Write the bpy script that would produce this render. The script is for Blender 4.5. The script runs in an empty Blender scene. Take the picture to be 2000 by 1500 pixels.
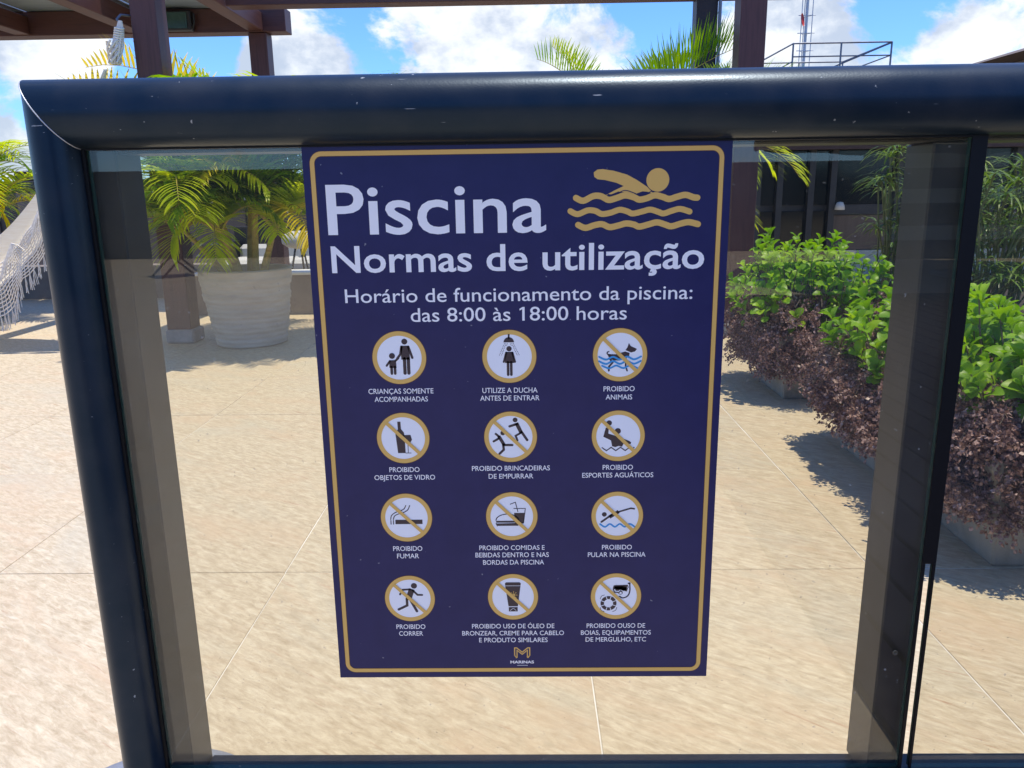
import bpy, math, random
import numpy as np
from mathutils import Vector, Matrix, Quaternion
from mathutils.geometry import tessellate_polygon
R = math.radians
random.seed(7)
S = bpy.context.scene
COL = S.collection

# ------------------------------------------------------------------ camera, sky, sun, exposure
cam = bpy.data.cameras.new('camera'); camo = bpy.data.objects.new('camera', cam); COL.objects.link(camo)
cam.sensor_fit = 'HORIZONTAL'; cam.sensor_width = 36.0
cam.lens = 36.0*1540/2000
cam.clip_start = 0.02; cam.clip_end = 3000
def cam_matrix(pitch, yaw, roll):
    cp, sp = math.cos(pitch), math.sin(pitch)
    B = Matrix(((1,0,0),(0,0,-1),(0,1,0)))
    return Matrix.Rotation(yaw,3,'Z') @ Matrix(((1,0,0),(0,cp,-sp),(0,sp,cp))) @ B @ Matrix.Rotation(roll,3,'Z')
camo.matrix_world = Matrix.Translation((0.00804, -0.95264, 0.93414)) @ cam_matrix(-0.23888, 0.01760, -0.01455).to_4x4()
S.camera = camo

SUN_DIR = Vector((0.150, 0.0, 0.988)).normalized()
sun_el = math.asin(SUN_DIR.z); sun_az = math.atan2(SUN_DIR.x, SUN_DIR.y)
W = bpy.data.worlds.new('World'); S.world = W; W.use_nodes = True
wn = W.node_tree.nodes; wl = W.node_tree.links
for n in list(wn): wn.remove(n)
def N(nodes, t, **kw):
    n = nodes.new(t)
    for k, v in kw.items(): setattr(n, k, v)
    return n
def wmath(op, a, b=None, c=None):
    n = N(wn, 'ShaderNodeMath', operation=op)
    for i, v in enumerate((a, b, c)):
        if v is None: continue
        if isinstance(v, (int, float)): n.inputs[i].default_value = v
        else: wl.new(v, n.inputs[i])
    return n.outputs[0]
wo = N(wn, 'ShaderNodeOutputWorld'); bg = N(wn, 'ShaderNodeBackground'); bg.inputs[1].default_value = 0.125
sky = N(wn, 'ShaderNodeTexSky', sky_type='NISHITA'); sky.sun_disc = False
sky.sun_elevation = sun_el; sky.sun_rotation = sun_az
sky.air_density = 1.0; sky.dust_density = 0.2; sky.ozone_density = 2.0
tint = N(wn, 'ShaderNodeMix', data_type='RGBA', blend_type='MULTIPLY'); tint.inputs[0].default_value = 1
wl.new(sky.outputs[0], tint.inputs[6]); tint.inputs[7].default_value = (0.47, 0.76, 1.30, 1)
tc = N(wn, 'ShaderNodeTexCoord'); sep = N(wn, 'ShaderNodeSeparateXYZ'); wl.new(tc.outputs['Generated'], sep.inputs[0])
cmb = N(wn, 'ShaderNodeCombineXYZ'); wl.new(sep.outputs[0], cmb.inputs[0]); wl.new(sep.outputs[1], cmb.inputs[1]); wl.new(wmath('MULTIPLY', sep.outputs[2], 1.5), cmb.inputs[2])
def wnoise(scale, detail, rough, off, dist=0.0):
    m = N(wn, 'ShaderNodeMapping'); m.inputs['Location'].default_value = off; wl.new(cmb.outputs[0], m.inputs[0])
    t = N(wn, 'ShaderNodeTexNoise'); wl.new(m.outputs[0], t.inputs['Vector'])
    t.inputs['Scale'].default_value = scale; t.inputs['Detail'].default_value = detail
    t.inputs['Roughness'].default_value = rough; t.inputs['Distortion'].default_value = dist
    return t.outputs[0]
nz = wnoise(5.2, 12, 0.62, (3.1, 1.7, 0.4), 0.25)
# broad cumulus banks: direction of each bank's middle and its spread
BANKS = [(-0.0828,0.9818,0.1712,110,0.12), (0.0123,0.9834,0.1809,90,0.14), (0.0659,0.9861,0.1528,150,0.07), (-0.2492,0.9549,0.1612,260,0.15), (-0.3001,0.9438,0.1387,700,0.12), (0.3092,0.9362,0.1672,300,0.22), (0.3380,0.9315,0.1345,600,0.1), (0.4522,0.8785,0.1542,260,0.3), (-0.5047,0.8513,0.1435,900,0.3), (-0.4538,0.8772,0.1568,1200,0.2), (-0.5354,0.8429,0.0537,1800,0.3), (-0.1903,0.9619,0.1965,700,-0.18), (0.1575,0.9697,0.1867,200,-0.18), (0.2153,0.9637,0.1577,700,0.1), (-0.3488,0.9243,0.1552,400,-0.17), (0.3812,0.9094,0.1662,700,-0.22), (-0.5075,0.8550,0.1071,1500,-0.1)]
bias = None
for (x, y, z, k, amp) in BANKS:
    d = N(wn, 'ShaderNodeVectorMath', operation='DOT_PRODUCT'); wl.new(tc.outputs['Generated'], d.inputs[0]); d.inputs[1].default_value = (x, y, z)
    g = wmath('MULTIPLY', wmath('EXPONENT', wmath('MULTIPLY', wmath('SUBTRACT', d.outputs['Value'], 1.0), k)), amp)
    bias = g if bias is None else wmath('ADD', bias, g)
dens = wmath('ADD', wmath('SUBTRACT', nz, 0.545), bias)
ramp = N(wn, 'ShaderNodeMapRange', interpolation_type='SMOOTHSTEP'); wl.new(dens, ramp.inputs[0])
ramp.inputs[1].default_value = 0.0; ramp.inputs[2].default_value = 0.10
shade = N(wn, 'ShaderNodeMapRange', interpolation_type='SMOOTHSTEP'); wl.new(wnoise(9.0, 8, 0.6, (7.7, 2.2, 0.0)), shade.inputs[0])
shade.inputs[1].default_value = 0.38; shade.inputs[2].default_value = 0.58
cc = N(wn, 'ShaderNodeMix', data_type='RGBA'); wl.new(shade.outputs[0], cc.inputs[0])
cc.inputs[6].default_value = (3.1, 3.5, 4.1, 1); cc.inputs[7].default_value = (5.6, 5.7, 5.7, 1)
mx = N(wn, 'ShaderNodeMix', data_type='RGBA'); wl.new(wmath('MULTIPLY', ramp.outputs[0], 0.93), mx.inputs[0])
wl.new(tint.outputs[2], mx.inputs[6]); wl.new(cc.outputs[2], mx.inputs[7])
wl.new(mx.outputs[2], bg.inputs[0]); wl.new(bg.outputs[0], wo.inputs[0])

sl = bpy.data.lights.new('sun', 'SUN'); sl.energy = 3.4; sl.angle = R(0.55); sl.color = (1.0, 0.935, 0.82)
so = bpy.data.objects.new('sun', sl); COL.objects.link(so)
so.rotation_euler = SUN_DIR.to_track_quat('Z', 'Y').to_euler()
S.view_settings.view_transform = 'Standard'; S.view_settings.look = 'None'
S.view_settings.exposure = 0.66; S.view_settings.gamma = 1.0; S.view_settings.use_curve_mapping = False
S.render.engine = 'CYCLES'
S.cycles.max_bounces = 10; S.cycles.transparent_max_bounces = 24; S.cycles.transmission_bounces = 8

# ------------------------------------------------------------------ material helpers
def mat(name, col, rough=0.6, metal=0.0, spec=0.5, **kw):
    m = bpy.data.materials.new(name); m.use_nodes = True
    b = m.node_tree.nodes['Principled BSDF']
    b.inputs['Base Color'].default_value = (*col, 1); b.inputs['Roughness'].default_value = rough
    b.inputs['Metallic'].default_value = metal; b.inputs['Specular IOR Level'].default_value = spec
    for k, v in kw.items(): b.inputs[k.replace('_', ' ')].default_value = v
    return m
def tree(m): return m.node_tree.nodes, m.node_tree.links, m.node_tree.nodes['Principled BSDF']
def rot_first(n, l, sock, deg):
    q = n.new('ShaderNodeMapping'); q.inputs['Rotation'].default_value = (0,0,R(deg)); l.new(sock, q.inputs[0]); return q.outputs[0]
def noise_col(m, cols, scale=(1,1,1), size=5.0, detail=6, rough=0.6, coord='Object', dist=0.0, pos=None, bump=0.0, rnd=True, rot=(0,0,0)):
    """colour ramp over a (stretched) noise, plus fine relief"""
    n, l, b = tree(m)
    t = n.new('ShaderNodeTexCoord'); mp = n.new('ShaderNodeMapping'); mp.inputs['Scale'].default_value = scale
    l.new(rot_first(n, l, t.outputs[coord], rot[2]) if rot[2] else t.outputs[coord], mp.inputs[0]); src = mp.outputs[0]
    if rnd:
        oi = n.new('ShaderNodeObjectInfo'); ad = n.new('ShaderNodeVectorMath'); ad.operation = 'ADD'
        ml = n.new('ShaderNodeMath'); ml.operation = 'MULTIPLY'; ml.inputs[1].default_value = 57.0
        l.new(oi.outputs['Random'], ml.inputs[0]); l.new(src, ad.inputs[0]); l.new(ml.outputs[0], ad.inputs[1]); src = ad.outputs[0]
    nz = n.new('ShaderNodeTexNoise'); nz.inputs['Scale'].default_value = size; nz.inputs['Detail'].default_value = detail
    nz.inputs['Roughness'].default_value = rough; nz.inputs['Distortion'].default_value = dist
    l.new(src, nz.inputs['Vector'])
    cr = n.new('ShaderNodeValToRGB'); e = cr.color_ramp.elements
    pos = pos or [0.3 + 0.4*i/(len(cols)-1) for i in range(len(cols))]
    while len(e) < len(cols): e.new(0.5)
    for i, (p, c) in enumerate(zip(pos, cols)): e[i].position = p; e[i].color = (*c, 1)
    l.new(nz.outputs[0], cr.inputs[0]); l.new(cr.outputs[0], b.inputs['Base Color'])
    if bump:
        bp = n.new('ShaderNodeBump'); bp.inputs['Strength'].default_value = bump; bp.inputs['Distance'].default_value = 0.004
        l.new(nz.outputs[0], bp.inputs['Height']); l.new(bp.outputs[0], b.inputs['Normal'])
    return nz, cr, src

def leaf_mat(name, cols, rough=0.4, trans=0.35, size=9.0, tcol=None):
    """leaf: colour differs from leaf to leaf with noise in object space; thin, so light passes through"""
    m = mat(name, cols[0], rough, spec=0.35); n, l, b = tree(m)
    nz, cr, _ = noise_col(m, cols, size=size, detail=3, rnd=True)
    tr = n.new('ShaderNodeBsdfTranslucent'); mxs = n.new('ShaderNodeMixShader'); mxs.inputs[0].default_value = trans
    hs = n.new('ShaderNodeHueSaturation'); hs.inputs['Saturation'].default_value = 1.15; hs.inputs['Value'].default_value = 1.5
    l.new(cr.outputs[0], hs.inputs['Color']); l.new(hs.outputs[0], tr.inputs[0])
    l.new(b.outputs[0], mxs.inputs[1]); l.new(tr.outputs[0], mxs.inputs[2]); l.new(mxs.outputs[0], n['Material Output'].inputs[0])
    return m

M = {}
# painted frame: dark blue-grey paint with chips and scuffs
def frame_mat():
    m = mat('frame_paint', (0.035, 0.045, 0.062), 0.34, spec=0.36); n, l, b = tree(m)
    t = n.new('ShaderNodeTexCoord')
    def ns(scale, size, det, lo, hi):
        mp = n.new('ShaderNodeMapping'); mp.inputs['Scale'].default_value = scale; l.new(t.outputs['Object'], mp.inputs[0])
        z = n.new('ShaderNodeTexNoise'); z.inputs['Scale'].default_value = size; z.inputs['Detail'].default_value = det; l.new(mp.outputs[0], z.inputs['Vector'])
        r = n.new('ShaderNodeMapRange'); r.inputs[1].default_value = lo; r.inputs[2].default_value = hi; l.new(z.outputs[0], r.inputs[0]); return r.outputs[0], z.outputs[0]
    chip, _ = ns((1, 1, 1), 110, 3, 0.72, 0.75)
    zone, _ = ns((1, 1, 1), 7, 2, 0.50, 0.60)
    scr, _ = ns((0.9, 9, 14), 22, 3, 0.745, 0.77)
    dust, dn = ns((1, 1, 1), 14, 6, 0.42, 0.75)
    mul = n.new('ShaderNodeMath'); mul.operation = 'MULTIPLY'; l.new(chip, mul.inputs[0]); l.new(zone, mul.inputs[1])
    mxm = n.new('ShaderNodeMath'); mxm.operation = 'MAXIMUM'; l.new(mul.outputs[0], mxm.inputs[0]); l.new(scr, mxm.inputs[1])
    c1 = n.new('ShaderNodeMix'); c1.data_type = 'RGBA'; l.new(dust, c1.inputs[0])
    c1.inputs[6].default_value = (0.005, 0.012, 0.022, 1); c1.inputs[7].default_value = (0.020, 0.024, 0.031, 1)
    c2 = n.new('ShaderNodeMix'); c2.data_type = 'RGBA'; l.new(mxm.outputs[0], c2.inputs[0]); l.new(c1.outputs[2], c2.inputs[6]); c2.inputs[7].default_value = (0.32, 0.33, 0.33, 1)
    l.new(c2.outputs[2], b.inputs['Base Color'])
    rr = n.new('ShaderNodeMapRange'); rr.inputs[3].default_value = 0.25; rr.inputs[4].default_value = 0.40; l.new(dn, rr.inputs[0]); l.new(rr.outputs[0], b.inputs['Roughness'])
    bp = n.new('ShaderNodeBump'); bp.inputs['Strength'].default_value = 0.06; bp.inputs['Distance'].default_value = 0.002
    b.inputs['Specular Tint'].default_value = (0.55, 0.76, 1.0, 1)
    fine = n.new('ShaderNodeTexNoise'); fine.inputs['Scale'].default_value = 420; l.new(t.outputs['Object'], fine.inputs['Vector'])
    l.new(fine.outputs[0], bp.inputs['Height']); l.new(bp.outputs[0], b.inputs['Normal'])
    return m
M['frame'] = frame_mat()
M['channel'] = mat('channel_paint', (0.035, 0.037, 0.042), 0.45); noise_col(M['channel'], [(0.015,0.016,0.019),(0.032,0.033,0.035)], size=20, rnd=False)
M['rubber'] = mat('black_rubber', (0.006, 0.006, 0.007), 0.45, spec=0.2)
M['steel'] = mat('screw_steel', (0.16, 0.16, 0.16), 0.4, 0.8)
M['disc'] = mat('disc_metal', (0.20, 0.22, 0.28), 0.5); noise_col(M['disc'], [(0.15,0.16,0.2),(0.26,0.28,0.33)], size=9, bump=.1)
def glass_mat(name, tint, ior, dust):
    m = bpy.data.materials.new(name); m.use_nodes = True; n = m.node_tree.nodes; l = m.node_tree.links
    for x in list(n):
        if x.type != 'OUTPUT_MATERIAL': n.remove(x)
    o = [x for x in n if x.type == 'OUTPUT_MATERIAL'][0]
    tr = n.new('ShaderNodeBsdfTransparent'); tr.inputs[0].default_value = (*tint, 1)
    gl = n.new('ShaderNodeBsdfGlossy'); gl.inputs['Roughness'].default_value = 0.006; gl.inputs[0].default_value = (0.95, 0.97, 1, 1)
    f0 = ((ior-1)/(ior+1))**2; ge = n.new('ShaderNodeNewGeometry')
    dt = n.new('ShaderNodeVectorMath'); dt.operation = 'DOT_PRODUCT'; l.new(ge.outputs['Incoming'], dt.inputs[0]); l.new(ge.outputs['Normal'], dt.inputs[1])
    def mth(op, a, b_):
        q = n.new('ShaderNodeMath'); q.operation = op
        for i, v in enumerate((a, b_)):
            if isinstance(v, (int, float)): q.inputs[i].default_value = v
            elif v is not None: l.new(v, q.inputs[i])
        return q
    ab = mth('ABSOLUTE', dt.outputs['Value'], None); om = mth('SUBTRACT', 1.0, ab.outputs[0]); p5 = mth('POWER', om.outputs[0], 5.0)
    fr = mth('ADD', mth('MULTIPLY', p5.outputs[0], 1-f0).outputs[0], f0)
    mx = n.new('ShaderNodeMixShader'); l.new(fr.outputs[0], mx.inputs[0]); l.new(tr.outputs[0], mx.inputs[1]); l.new(gl.outputs[0], mx.inputs[2])
    df = n.new('ShaderNodeBsdfDiffuse'); df.inputs[0].default_value = (0.6, 0.6, 0.55, 1)
    t = n.new('ShaderNodeTexCoord'); z = n.new('ShaderNodeTexNoise'); z.inputs['Scale'].default_value = 5; z.inputs['Detail'].default_value = 8; l.new(t.outputs['Object'], z.inputs['Vector'])
    mr = n.new('ShaderNodeMapRange'); mr.inputs[1].default_value = 0.3; mr.inputs[2].default_value = 0.8; mr.inputs[3].default_value = 0.0; mr.inputs[4].default_value = dust; l.new(z.outputs[0], mr.inputs[0])
    z2 = n.new('ShaderNodeTexNoise'); z2.inputs['Scale'].default_value = 160; z2.inputs['Detail'].default_value = 1; l.new(t.outputs['Object'], z2.inputs['Vector'])
    m2 = n.new('ShaderNodeMapRange'); m2.inputs[1].default_value = 0.76; m2.inputs[2].default_value = 0.80; m2.inputs[4].default_value = 0.25; l.new(z2.outputs[0], m2.inputs[0])
    ad = n.new('ShaderNodeMath'); ad.operation = 'ADD'; l.new(mr.outputs[0], ad.inputs[0]); l.new(m2.outputs[0], ad.inputs[1])
    mx2 = n.new('ShaderNodeMixShader'); l.new(ad.outputs[0], mx2.inputs[0]); l.new(mx.outputs[0], mx2.inputs[1]); l.new(df.outputs[0], mx2.inputs[2])
    l.new(mx2.outputs[0], o.inputs[0])
    return m
M['glass'] = glass_mat('tinted_glass', (0.915, 0.905, 0.845), 1.56, 0.03)
M['glass_edge'] = mat('glass_edge', (0.02, 0.06, 0.05), 0.15)
M['window'] = mat('window_glass', (0.006, 0.010, 0.012), 0.08, spec=0.35)

# wood of the pergola
def wood(name, a, b_):
    m = mat(name, a, 0.5, spec=0.4); noise_col(m, [a, b_, a], scale=(14, 14, 0.8), size=3.0, detail=8, bump=0.25, pos=[0.3, 0.5, 0.68]); return m
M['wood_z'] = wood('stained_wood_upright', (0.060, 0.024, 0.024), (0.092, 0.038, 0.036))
M['wood_x'] = mat('stained_wood_along', (0.05, .017, .015), 0.5); noise_col(M['wood_x'], [(0.05,0.016,0.014),(0.08,0.028,0.022),(0.045,0.015,0.014)], scale=(0.8,14,14), size=3, detail=8, bump=.25)
M['wood_y'] = mat('stained_wood_rafter', (0.06, .02, .018), 0.5); noise_col(M['wood_y'], [(0.06,0.02,0.017),(0.10,0.04,0.03),(0.055,0.018,0.016)], scale=(14,0.8,14), size=3, detail=8, bump=.25)
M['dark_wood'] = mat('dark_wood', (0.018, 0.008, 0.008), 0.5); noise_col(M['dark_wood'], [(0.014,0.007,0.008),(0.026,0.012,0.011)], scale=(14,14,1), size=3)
M['roof_sheet'] = mat('roof_sheet', (0.20, 0.25, 0.30), 0.4); noise_col(M['roof_sheet'], [(0.16,0.2,0.25),(0.27,0.32,0.36)], scale=(1,9,1), size=3)
M['plinth'] = mat('plinth_concrete', (0.30, 0.30, 0.30), 0.85); noise_col(M['plinth'], [(0.22,0.22,0.22),(0.36,0.36,0.35)], size=12, bump=.4)
M['concrete'] = mat('planter_concrete', (0.36, 0.35, 0.31), 0.9); noise_col(M['concrete'], [(0.16,0.16,0.13),(0.31,0.30,0.26),(0.42,0.41,0.37)], scale=(1,1,.45), size=6, detail=9, rough=.65, bump=.5, pos=[.28,.5,.72])
M['pot'] = mat('pot_plaster', (0.55, 0.52, 0.46), 0.9); noise_col(M['pot'], [(0.41,0.36,0.29),(0.47,0.42,0.34),(0.53,0.48,0.40)], scale=(1,1,5), size=5, detail=9, rough=.62, bump=.35)
M['soil'] = mat('soil', (0.035, 0.024, 0.016), 0.95); noise_col(M['soil'], [(0.02,0.014,0.01),(0.06,0.042,0.03)], size=40, bump=1.0)
M['wall_brown'] = mat('brown_wall_render', (0.20, 0.165, 0.145), 0.85); noise_col(M['wall_brown'], [(0.17,0.14,0.12),(0.23,0.195,0.17)], size=8, detail=8, bump=.3)
M['coping'] = mat('white_coping', (0.72, 0.72, 0.70), 0.5); noise_col(M['coping'], [(0.6,0.6,0.57),(0.78,0.78,0.76)], size=5)
M['black_wall'] = mat('black_wall_paint', (0.014, 0.016, 0.022), 0.5); noise_col(M['black_wall'], [(0.011,0.013,0.018),(0.022,0.024,0.03)], size=4)
M['grey_panel'] = mat('grey_wall_panel', (0.12, 0.105, 0.10), 0.8); noise_col(M['grey_panel'], [(0.105,0.09,0.088),(0.135,0.12,0.115)], size=5, bump=.15)
M['brown_panel'] = mat('brown_panel', (0.10, 0.075, 0.06), 0.7); noise_col(M['brown_panel'], [(0.085,0.062,0.05),(0.12,0.092,0.075)], scale=(6,1,1), size=5)
M['pale_panel'] = mat('pale_panel', (0.34, 0.38, 0.36), 0.6); noise_col(M['pale_panel'], [(0.3,0.34,0.33),(0.38,0.42,0.40)], size=3)
M['fascia'] = mat('maroon_fascia', (0.06, 0.028, 0.032), 0.6); noise_col(M['fascia'], [(0.035,0.014,0.018),(0.05,0.022,0.024)], scale=(.6,8,8), size=5)
M['roof_brown'] = mat('roof_brown', (0.13, 0.095, 0.075), 0.8); noise_col(M['roof_brown'], [(0.1,0.075,0.06),(0.16,0.12,0.095)], scale=(8,1,1), size=5)
M['rail_metal'] = mat('railing_metal', (0.16, 0.17, 0.2), 0.4, 0.6); noise_col(M['rail_metal'], [(0.13,0.14,0.17),(0.2,0.21,0.24)], size=9)
M['mast_white'] = mat('mast_paint', (0.55, 0.55, 0.56), 0.5); noise_col(M['mast_white'], [(0.45,0.45,0.46),(0.62,0.62,0.63)], size=9)
M['red'] = mat('red_dish', (0.55, 0.03, 0.02), 0.4); noise_col(M['red'], [(0.5,0.03,0.02),(0.6,0.05,0.03)], size=3)
M['sofa_black'] = mat('sofa_frame', (0.012, 0.012, 0.014), 0.4); noise_col(M['sofa_black'], [(0.01,0.01,0.012),(0.02,0.02,0.022)], size=9)
M['cushion'] = mat('white_cushion', (0.75, 0.75, 0.74), 0.85); noise_col(M['cushion'], [(0.5,0.5,0.49),(0.6,0.6,0.59)], size=7, bump=.3)
M['canvas'] = mat('parasol_canvas', (0.035, 0.06, 0.065), 0.8); noise_col(M['canvas'], [(0.025,0.045,0.05),(0.05,0.08,0.085)], size=4)
M['lamp_body'] = mat('lamp_body', (0.02, 0.02, 0.022), 0.5)
M['lamp_glass'] = mat('lamp_glass', (0.03, 0.075, 0.06), 0.25); noise_col(M['lamp_glass'], [(0.025,0.06,0.05),(0.05,0.1,0.085)], size=12)
M['city'] = mat('far_ground', (0.12, 0.13, 0.10), 0.9); noise_col(M['city'], [(0.06,0.08,0.04),(0.2,0.19,0.17)], size=0.05, detail=9, rnd=False)
# hammock cotton
M['cotton'] = mat('cream_cotton', (0.76, 0.68, 0.55), 0.95, spec=0.1); noise_col(M['cotton'], [(0.84,0.75,0.60),(0.92,0.86,0.74)], scale=(3,3,40), size=4, detail=4, bump=.5)
def through(m, f):
    n, l, b = tree(m); t = n.new('ShaderNodeBsdfTranslucent'); x = n.new('ShaderNodeMixShader'); x.inputs[0].default_value = f
    l.new(b.inputs['Base Color'].links[0].from_socket, t.inputs[0]); l.new(b.outputs[0], x.inputs[1]); l.new(t.outputs[0], x.inputs[2]); l.new(x.outputs[0], n['Material Output'].inputs[0])
through(M['cotton'], .62)
M['cord'] = mat('cream_cord', (0.80, 0.74, 0.64), 0.95, spec=0.1); noise_col(M['cord'], [(0.7,0.63,0.53),(0.84,0.79,0.7)], size=60, bump=.5)
# stone floor tile: cream quartzite with rust and grey-green streaks running on a slant
def tile_mat():
    m = mat('streaked_stone', (0.5, 0.42, 0.32), 0.62, spec=0.3); n, l, b = tree(m)
    nz, cr, src = noise_col(m, [(0.38,0.298,0.19),(0.48,0.388,0.262),(0.555,0.462,0.322),(0.65,0.56,0.405)], scale=(2.6, 9, 10), rot=(0,0,34), size=9.0, detail=10, rough=0.72, pos=[0.32,0.46,0.56,0.70], dist=0.4)
    def layer(scale, size, lo, hi, rot, col, amount, detail=6, dist=1.0):
        t = n.new('ShaderNodeTexCoord'); mp = n.new('ShaderNodeMapping'); mp.inputs['Scale'].default_value = scale; l.new(rot_first(n, l, t.outputs['Object'], rot), mp.inputs[0])
        oi = n.new('ShaderNodeObjectInfo'); ml = n.new('ShaderNodeMath'); ml.operation = 'MULTIPLY'; ml.inputs[1].default_value = 83+size; l.new(oi.outputs['Random'], ml.inputs[0])
        ad = n.new('ShaderNodeVectorMath'); ad.operation = 'ADD'; l.new(mp.outputs[0], ad.inputs[0]); l.new(ml.outputs[0], ad.inputs[1])
        z = n.new('ShaderNodeTexNoise'); z.inputs['Scale'].default_value = size; z.inputs['Detail'].default_value = detail; z.inputs['Distortion'].default_value = dist; z.inputs['Roughness'].default_value = 0.7
        l.new(ad.outputs[0], z.inputs['Vector'])
        r = n.new('ShaderNodeMapRange'); r.inputs[1].default_value = lo; r.inputs[2].default_value = hi; r.inputs[4].default_value = amount; l.new(z.outputs[0], r.inputs[0])
        mx = n.new('ShaderNodeMix'); mx.data_type = 'RGBA'; l.new(r.outputs[0], mx.inputs[0])
        prev = b.inputs['Base Color'].links[0].from_socket
        l.new(prev, mx.inputs[6]); mx.inputs[7].default_value = (*col, 1); l.new(mx.outputs[2], b.inputs['Base Color'])
        return z
    layer((1, 3.2, 1), 1.5, 0.50, 0.68, 30, (0.53, 0.385, 0.25), 0.6)         # broad warm clouds
    layer((1, 2.0, 1), 1.2, 0.52, 0.70, 40, (0.45, 0.42, 0.33), 0.45)         # greenish grey clouds
    layer((2, 26, 1), 2.6, 0.60, 0.70, 34, (0.36, 0.20, 0.12), 0.75, 8, 0.8)  # rust veins
    layer((3, 30, 1), 2.9, 0.63, 0.72, 37, (0.25, 0.21, 0.16), 0.6, 8, 0.7)   # dark veins
    layer((3, 22, 1), 3.6, 0.58, 0.72, 31, (0.70, 0.64, 0.51), 0.45, 8, 0.5)   # pale flecks
    z = n.new('ShaderNodeTexNoise'); z.inputs['Scale'].default_value = 60; z.inputs['Detail'].default_value = 4
    l.new(src, z.inputs['Vector'])
    mr = n.new('ShaderNodeMapRange'); mr.inputs[3].default_value = 0.45; mr.inputs[4].default_value = 0.8; l.new(z.outputs[0], mr.inputs[0]); l.new(mr.outputs[0], b.inputs['Roughness'])
    bp = n.new('ShaderNodeBump'); bp.inputs['Strength'].default_value = 0.25; bp.inputs['Distance'].default_value = 0.003
    l.new(nz.outputs[0], bp.inputs['Height']); l.new(bp.outputs[0], b.inputs['Normal'])
    return m
M['tile'] = tile_mat()
M['grout'] = mat('grout', (0.62, 0.57, 0.48), 0.9); noise_col(M['grout'], [(0.45,0.40,0.33),(0.85,0.82,0.76)], size=3, rnd=False)
# plants
M['frond_green'] = leaf_mat('frond_green', [(0.085,0.17,0.010),(0.15,0.27,0.014),(0.27,0.37,0.02)], trans=.55)
M['frond_lime'] = leaf_mat('frond_lime', [(0.26,0.36,0.012),(0.44,0.52,0.016),(0.60,0.60,0.025)], trans=.55)
M['frond_gold'] = leaf_mat('frond_gold', [(0.46,0.40,0.02),(0.66,0.52,0.02),(0.72,0.58,0.04)], trans=.5)
M['stem_gold'] = mat('palm_stem', (0.36, 0.27, 0.06), 0.5); noise_col(M['stem_gold'], [(0.26,0.2,0.05),(0.46,0.36,0.09),(0.3,0.17,0.05)], scale=(1,1,3), size=9)
M['stem_green'] = mat('green_stem', (0.14, 0.16, 0.05), 0.6); noise_col(M['stem_green'], [(0.1,0.12,0.04),(0.2,0.2,0.07)], size=9)
M['twig'] = mat('twig', (0.13, 0.10, 0.07), 0.9); noise_col(M['twig'], [(0.09,0.07,0.05),(0.2,0.16,0.12)], size=30)
M['clusia'] = leaf_mat('round_leaf', [(0.09,0.21,0.008),(0.20,0.38,0.012),(0.36,0.53,0.02)], rough=0.42, trans=0.4, size=5)
M['purple'] = leaf_mat('purple_leaf', [(0.075,0.053,0.044),(0.28,0.17,0.15),(0.62,0.46,0.41)], rough=0.42, trans=0.12, size=75)
M['umbrella_leaf'] = leaf_mat('strap_leaf', [(0.05,0.12,0.02),(0.12,0.20,0.03),(0.28,0.34,0.10)], rough=0.35, trans=0.3, size=8)
# print inks
def ink(name, col, rough=0.32):
    m = mat(name, col, rough, spec=0.45); return m
M['navy'] = mat('navy_vinyl', (0.030, 0.025, 0.105), 0.30, spec=0.30); noise_col(M['navy'], [(0.013,0.014,0.078),(0.017,0.018,0.090)], size=30, rnd=False)
def specks(m):
    n, l, b = tree(m); t = n.new('ShaderNodeTexCoord'); z = n.new('ShaderNodeTexNoise'); z.inputs['Scale'].default_value = 130; z.inputs['Detail'].default_value = 1; l.new(t.outputs['Object'], z.inputs['Vector'])
    q = n.new('ShaderNodeMapRange'); q.inputs[1].default_value = .765; q.inputs[2].default_value = .80; q.inputs[4].default_value = .5; l.new(z.outputs[0], q.inputs[0])
    x = n.new('ShaderNodeMix'); x.data_type = 'RGBA'; l.new(q.outputs[0], x.inputs[0]); l.new(b.inputs['Base Color'].links[0].from_socket, x.inputs[6]); x.inputs[7].default_value = (.4,.4,.42,1); l.new(x.outputs[2], b.inputs['Base Color'])
    z2 = n.new('ShaderNodeTexNoise'); z2.inputs['Scale'].default_value = 3.5; z2.inputs['Detail'].default_value = 5; l.new(t.outputs['Object'], z2.inputs['Vector'])
    q2 = n.new('ShaderNodeMapRange'); q2.inputs[3].default_value = .22; q2.inputs[4].default_value = .48; l.new(z2.outputs[0], q2.inputs[0]); l.new(q2.outputs[0], b.inputs['Roughness'])
    bp = n.new('ShaderNodeBump'); bp.inputs['Strength'].default_value = .08; bp.inputs['Distance'].default_value = .002; z3 = n.new('ShaderNodeTexNoise'); z3.inputs['Scale'].default_value = 9; l.new(t.outputs['Object'], z3.inputs['Vector']); l.new(z3.outputs[0], bp.inputs['Height']); l.new(bp.outputs[0], b.inputs['Normal'])
specks(M['navy'])
M['white_ink'] = ink('white_print', (0.90, 0.88, 0.86)); M['disc_ink'] = ink('pictogram_white', (0.88, 0.88, 0.88))
M['gold_ink'] = ink('gold_print', (0.74, 0.45, 0.11)); M['brown_ink'] = ink('brown_outline_print', (0.11, 0.035, 0.02))
M['dark_ink'] = ink('dark_print', (0.035, 0.022, 0.032)); M['blue_ink'] = ink('blue_print', (0.03, 0.30, 0.62))

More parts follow.
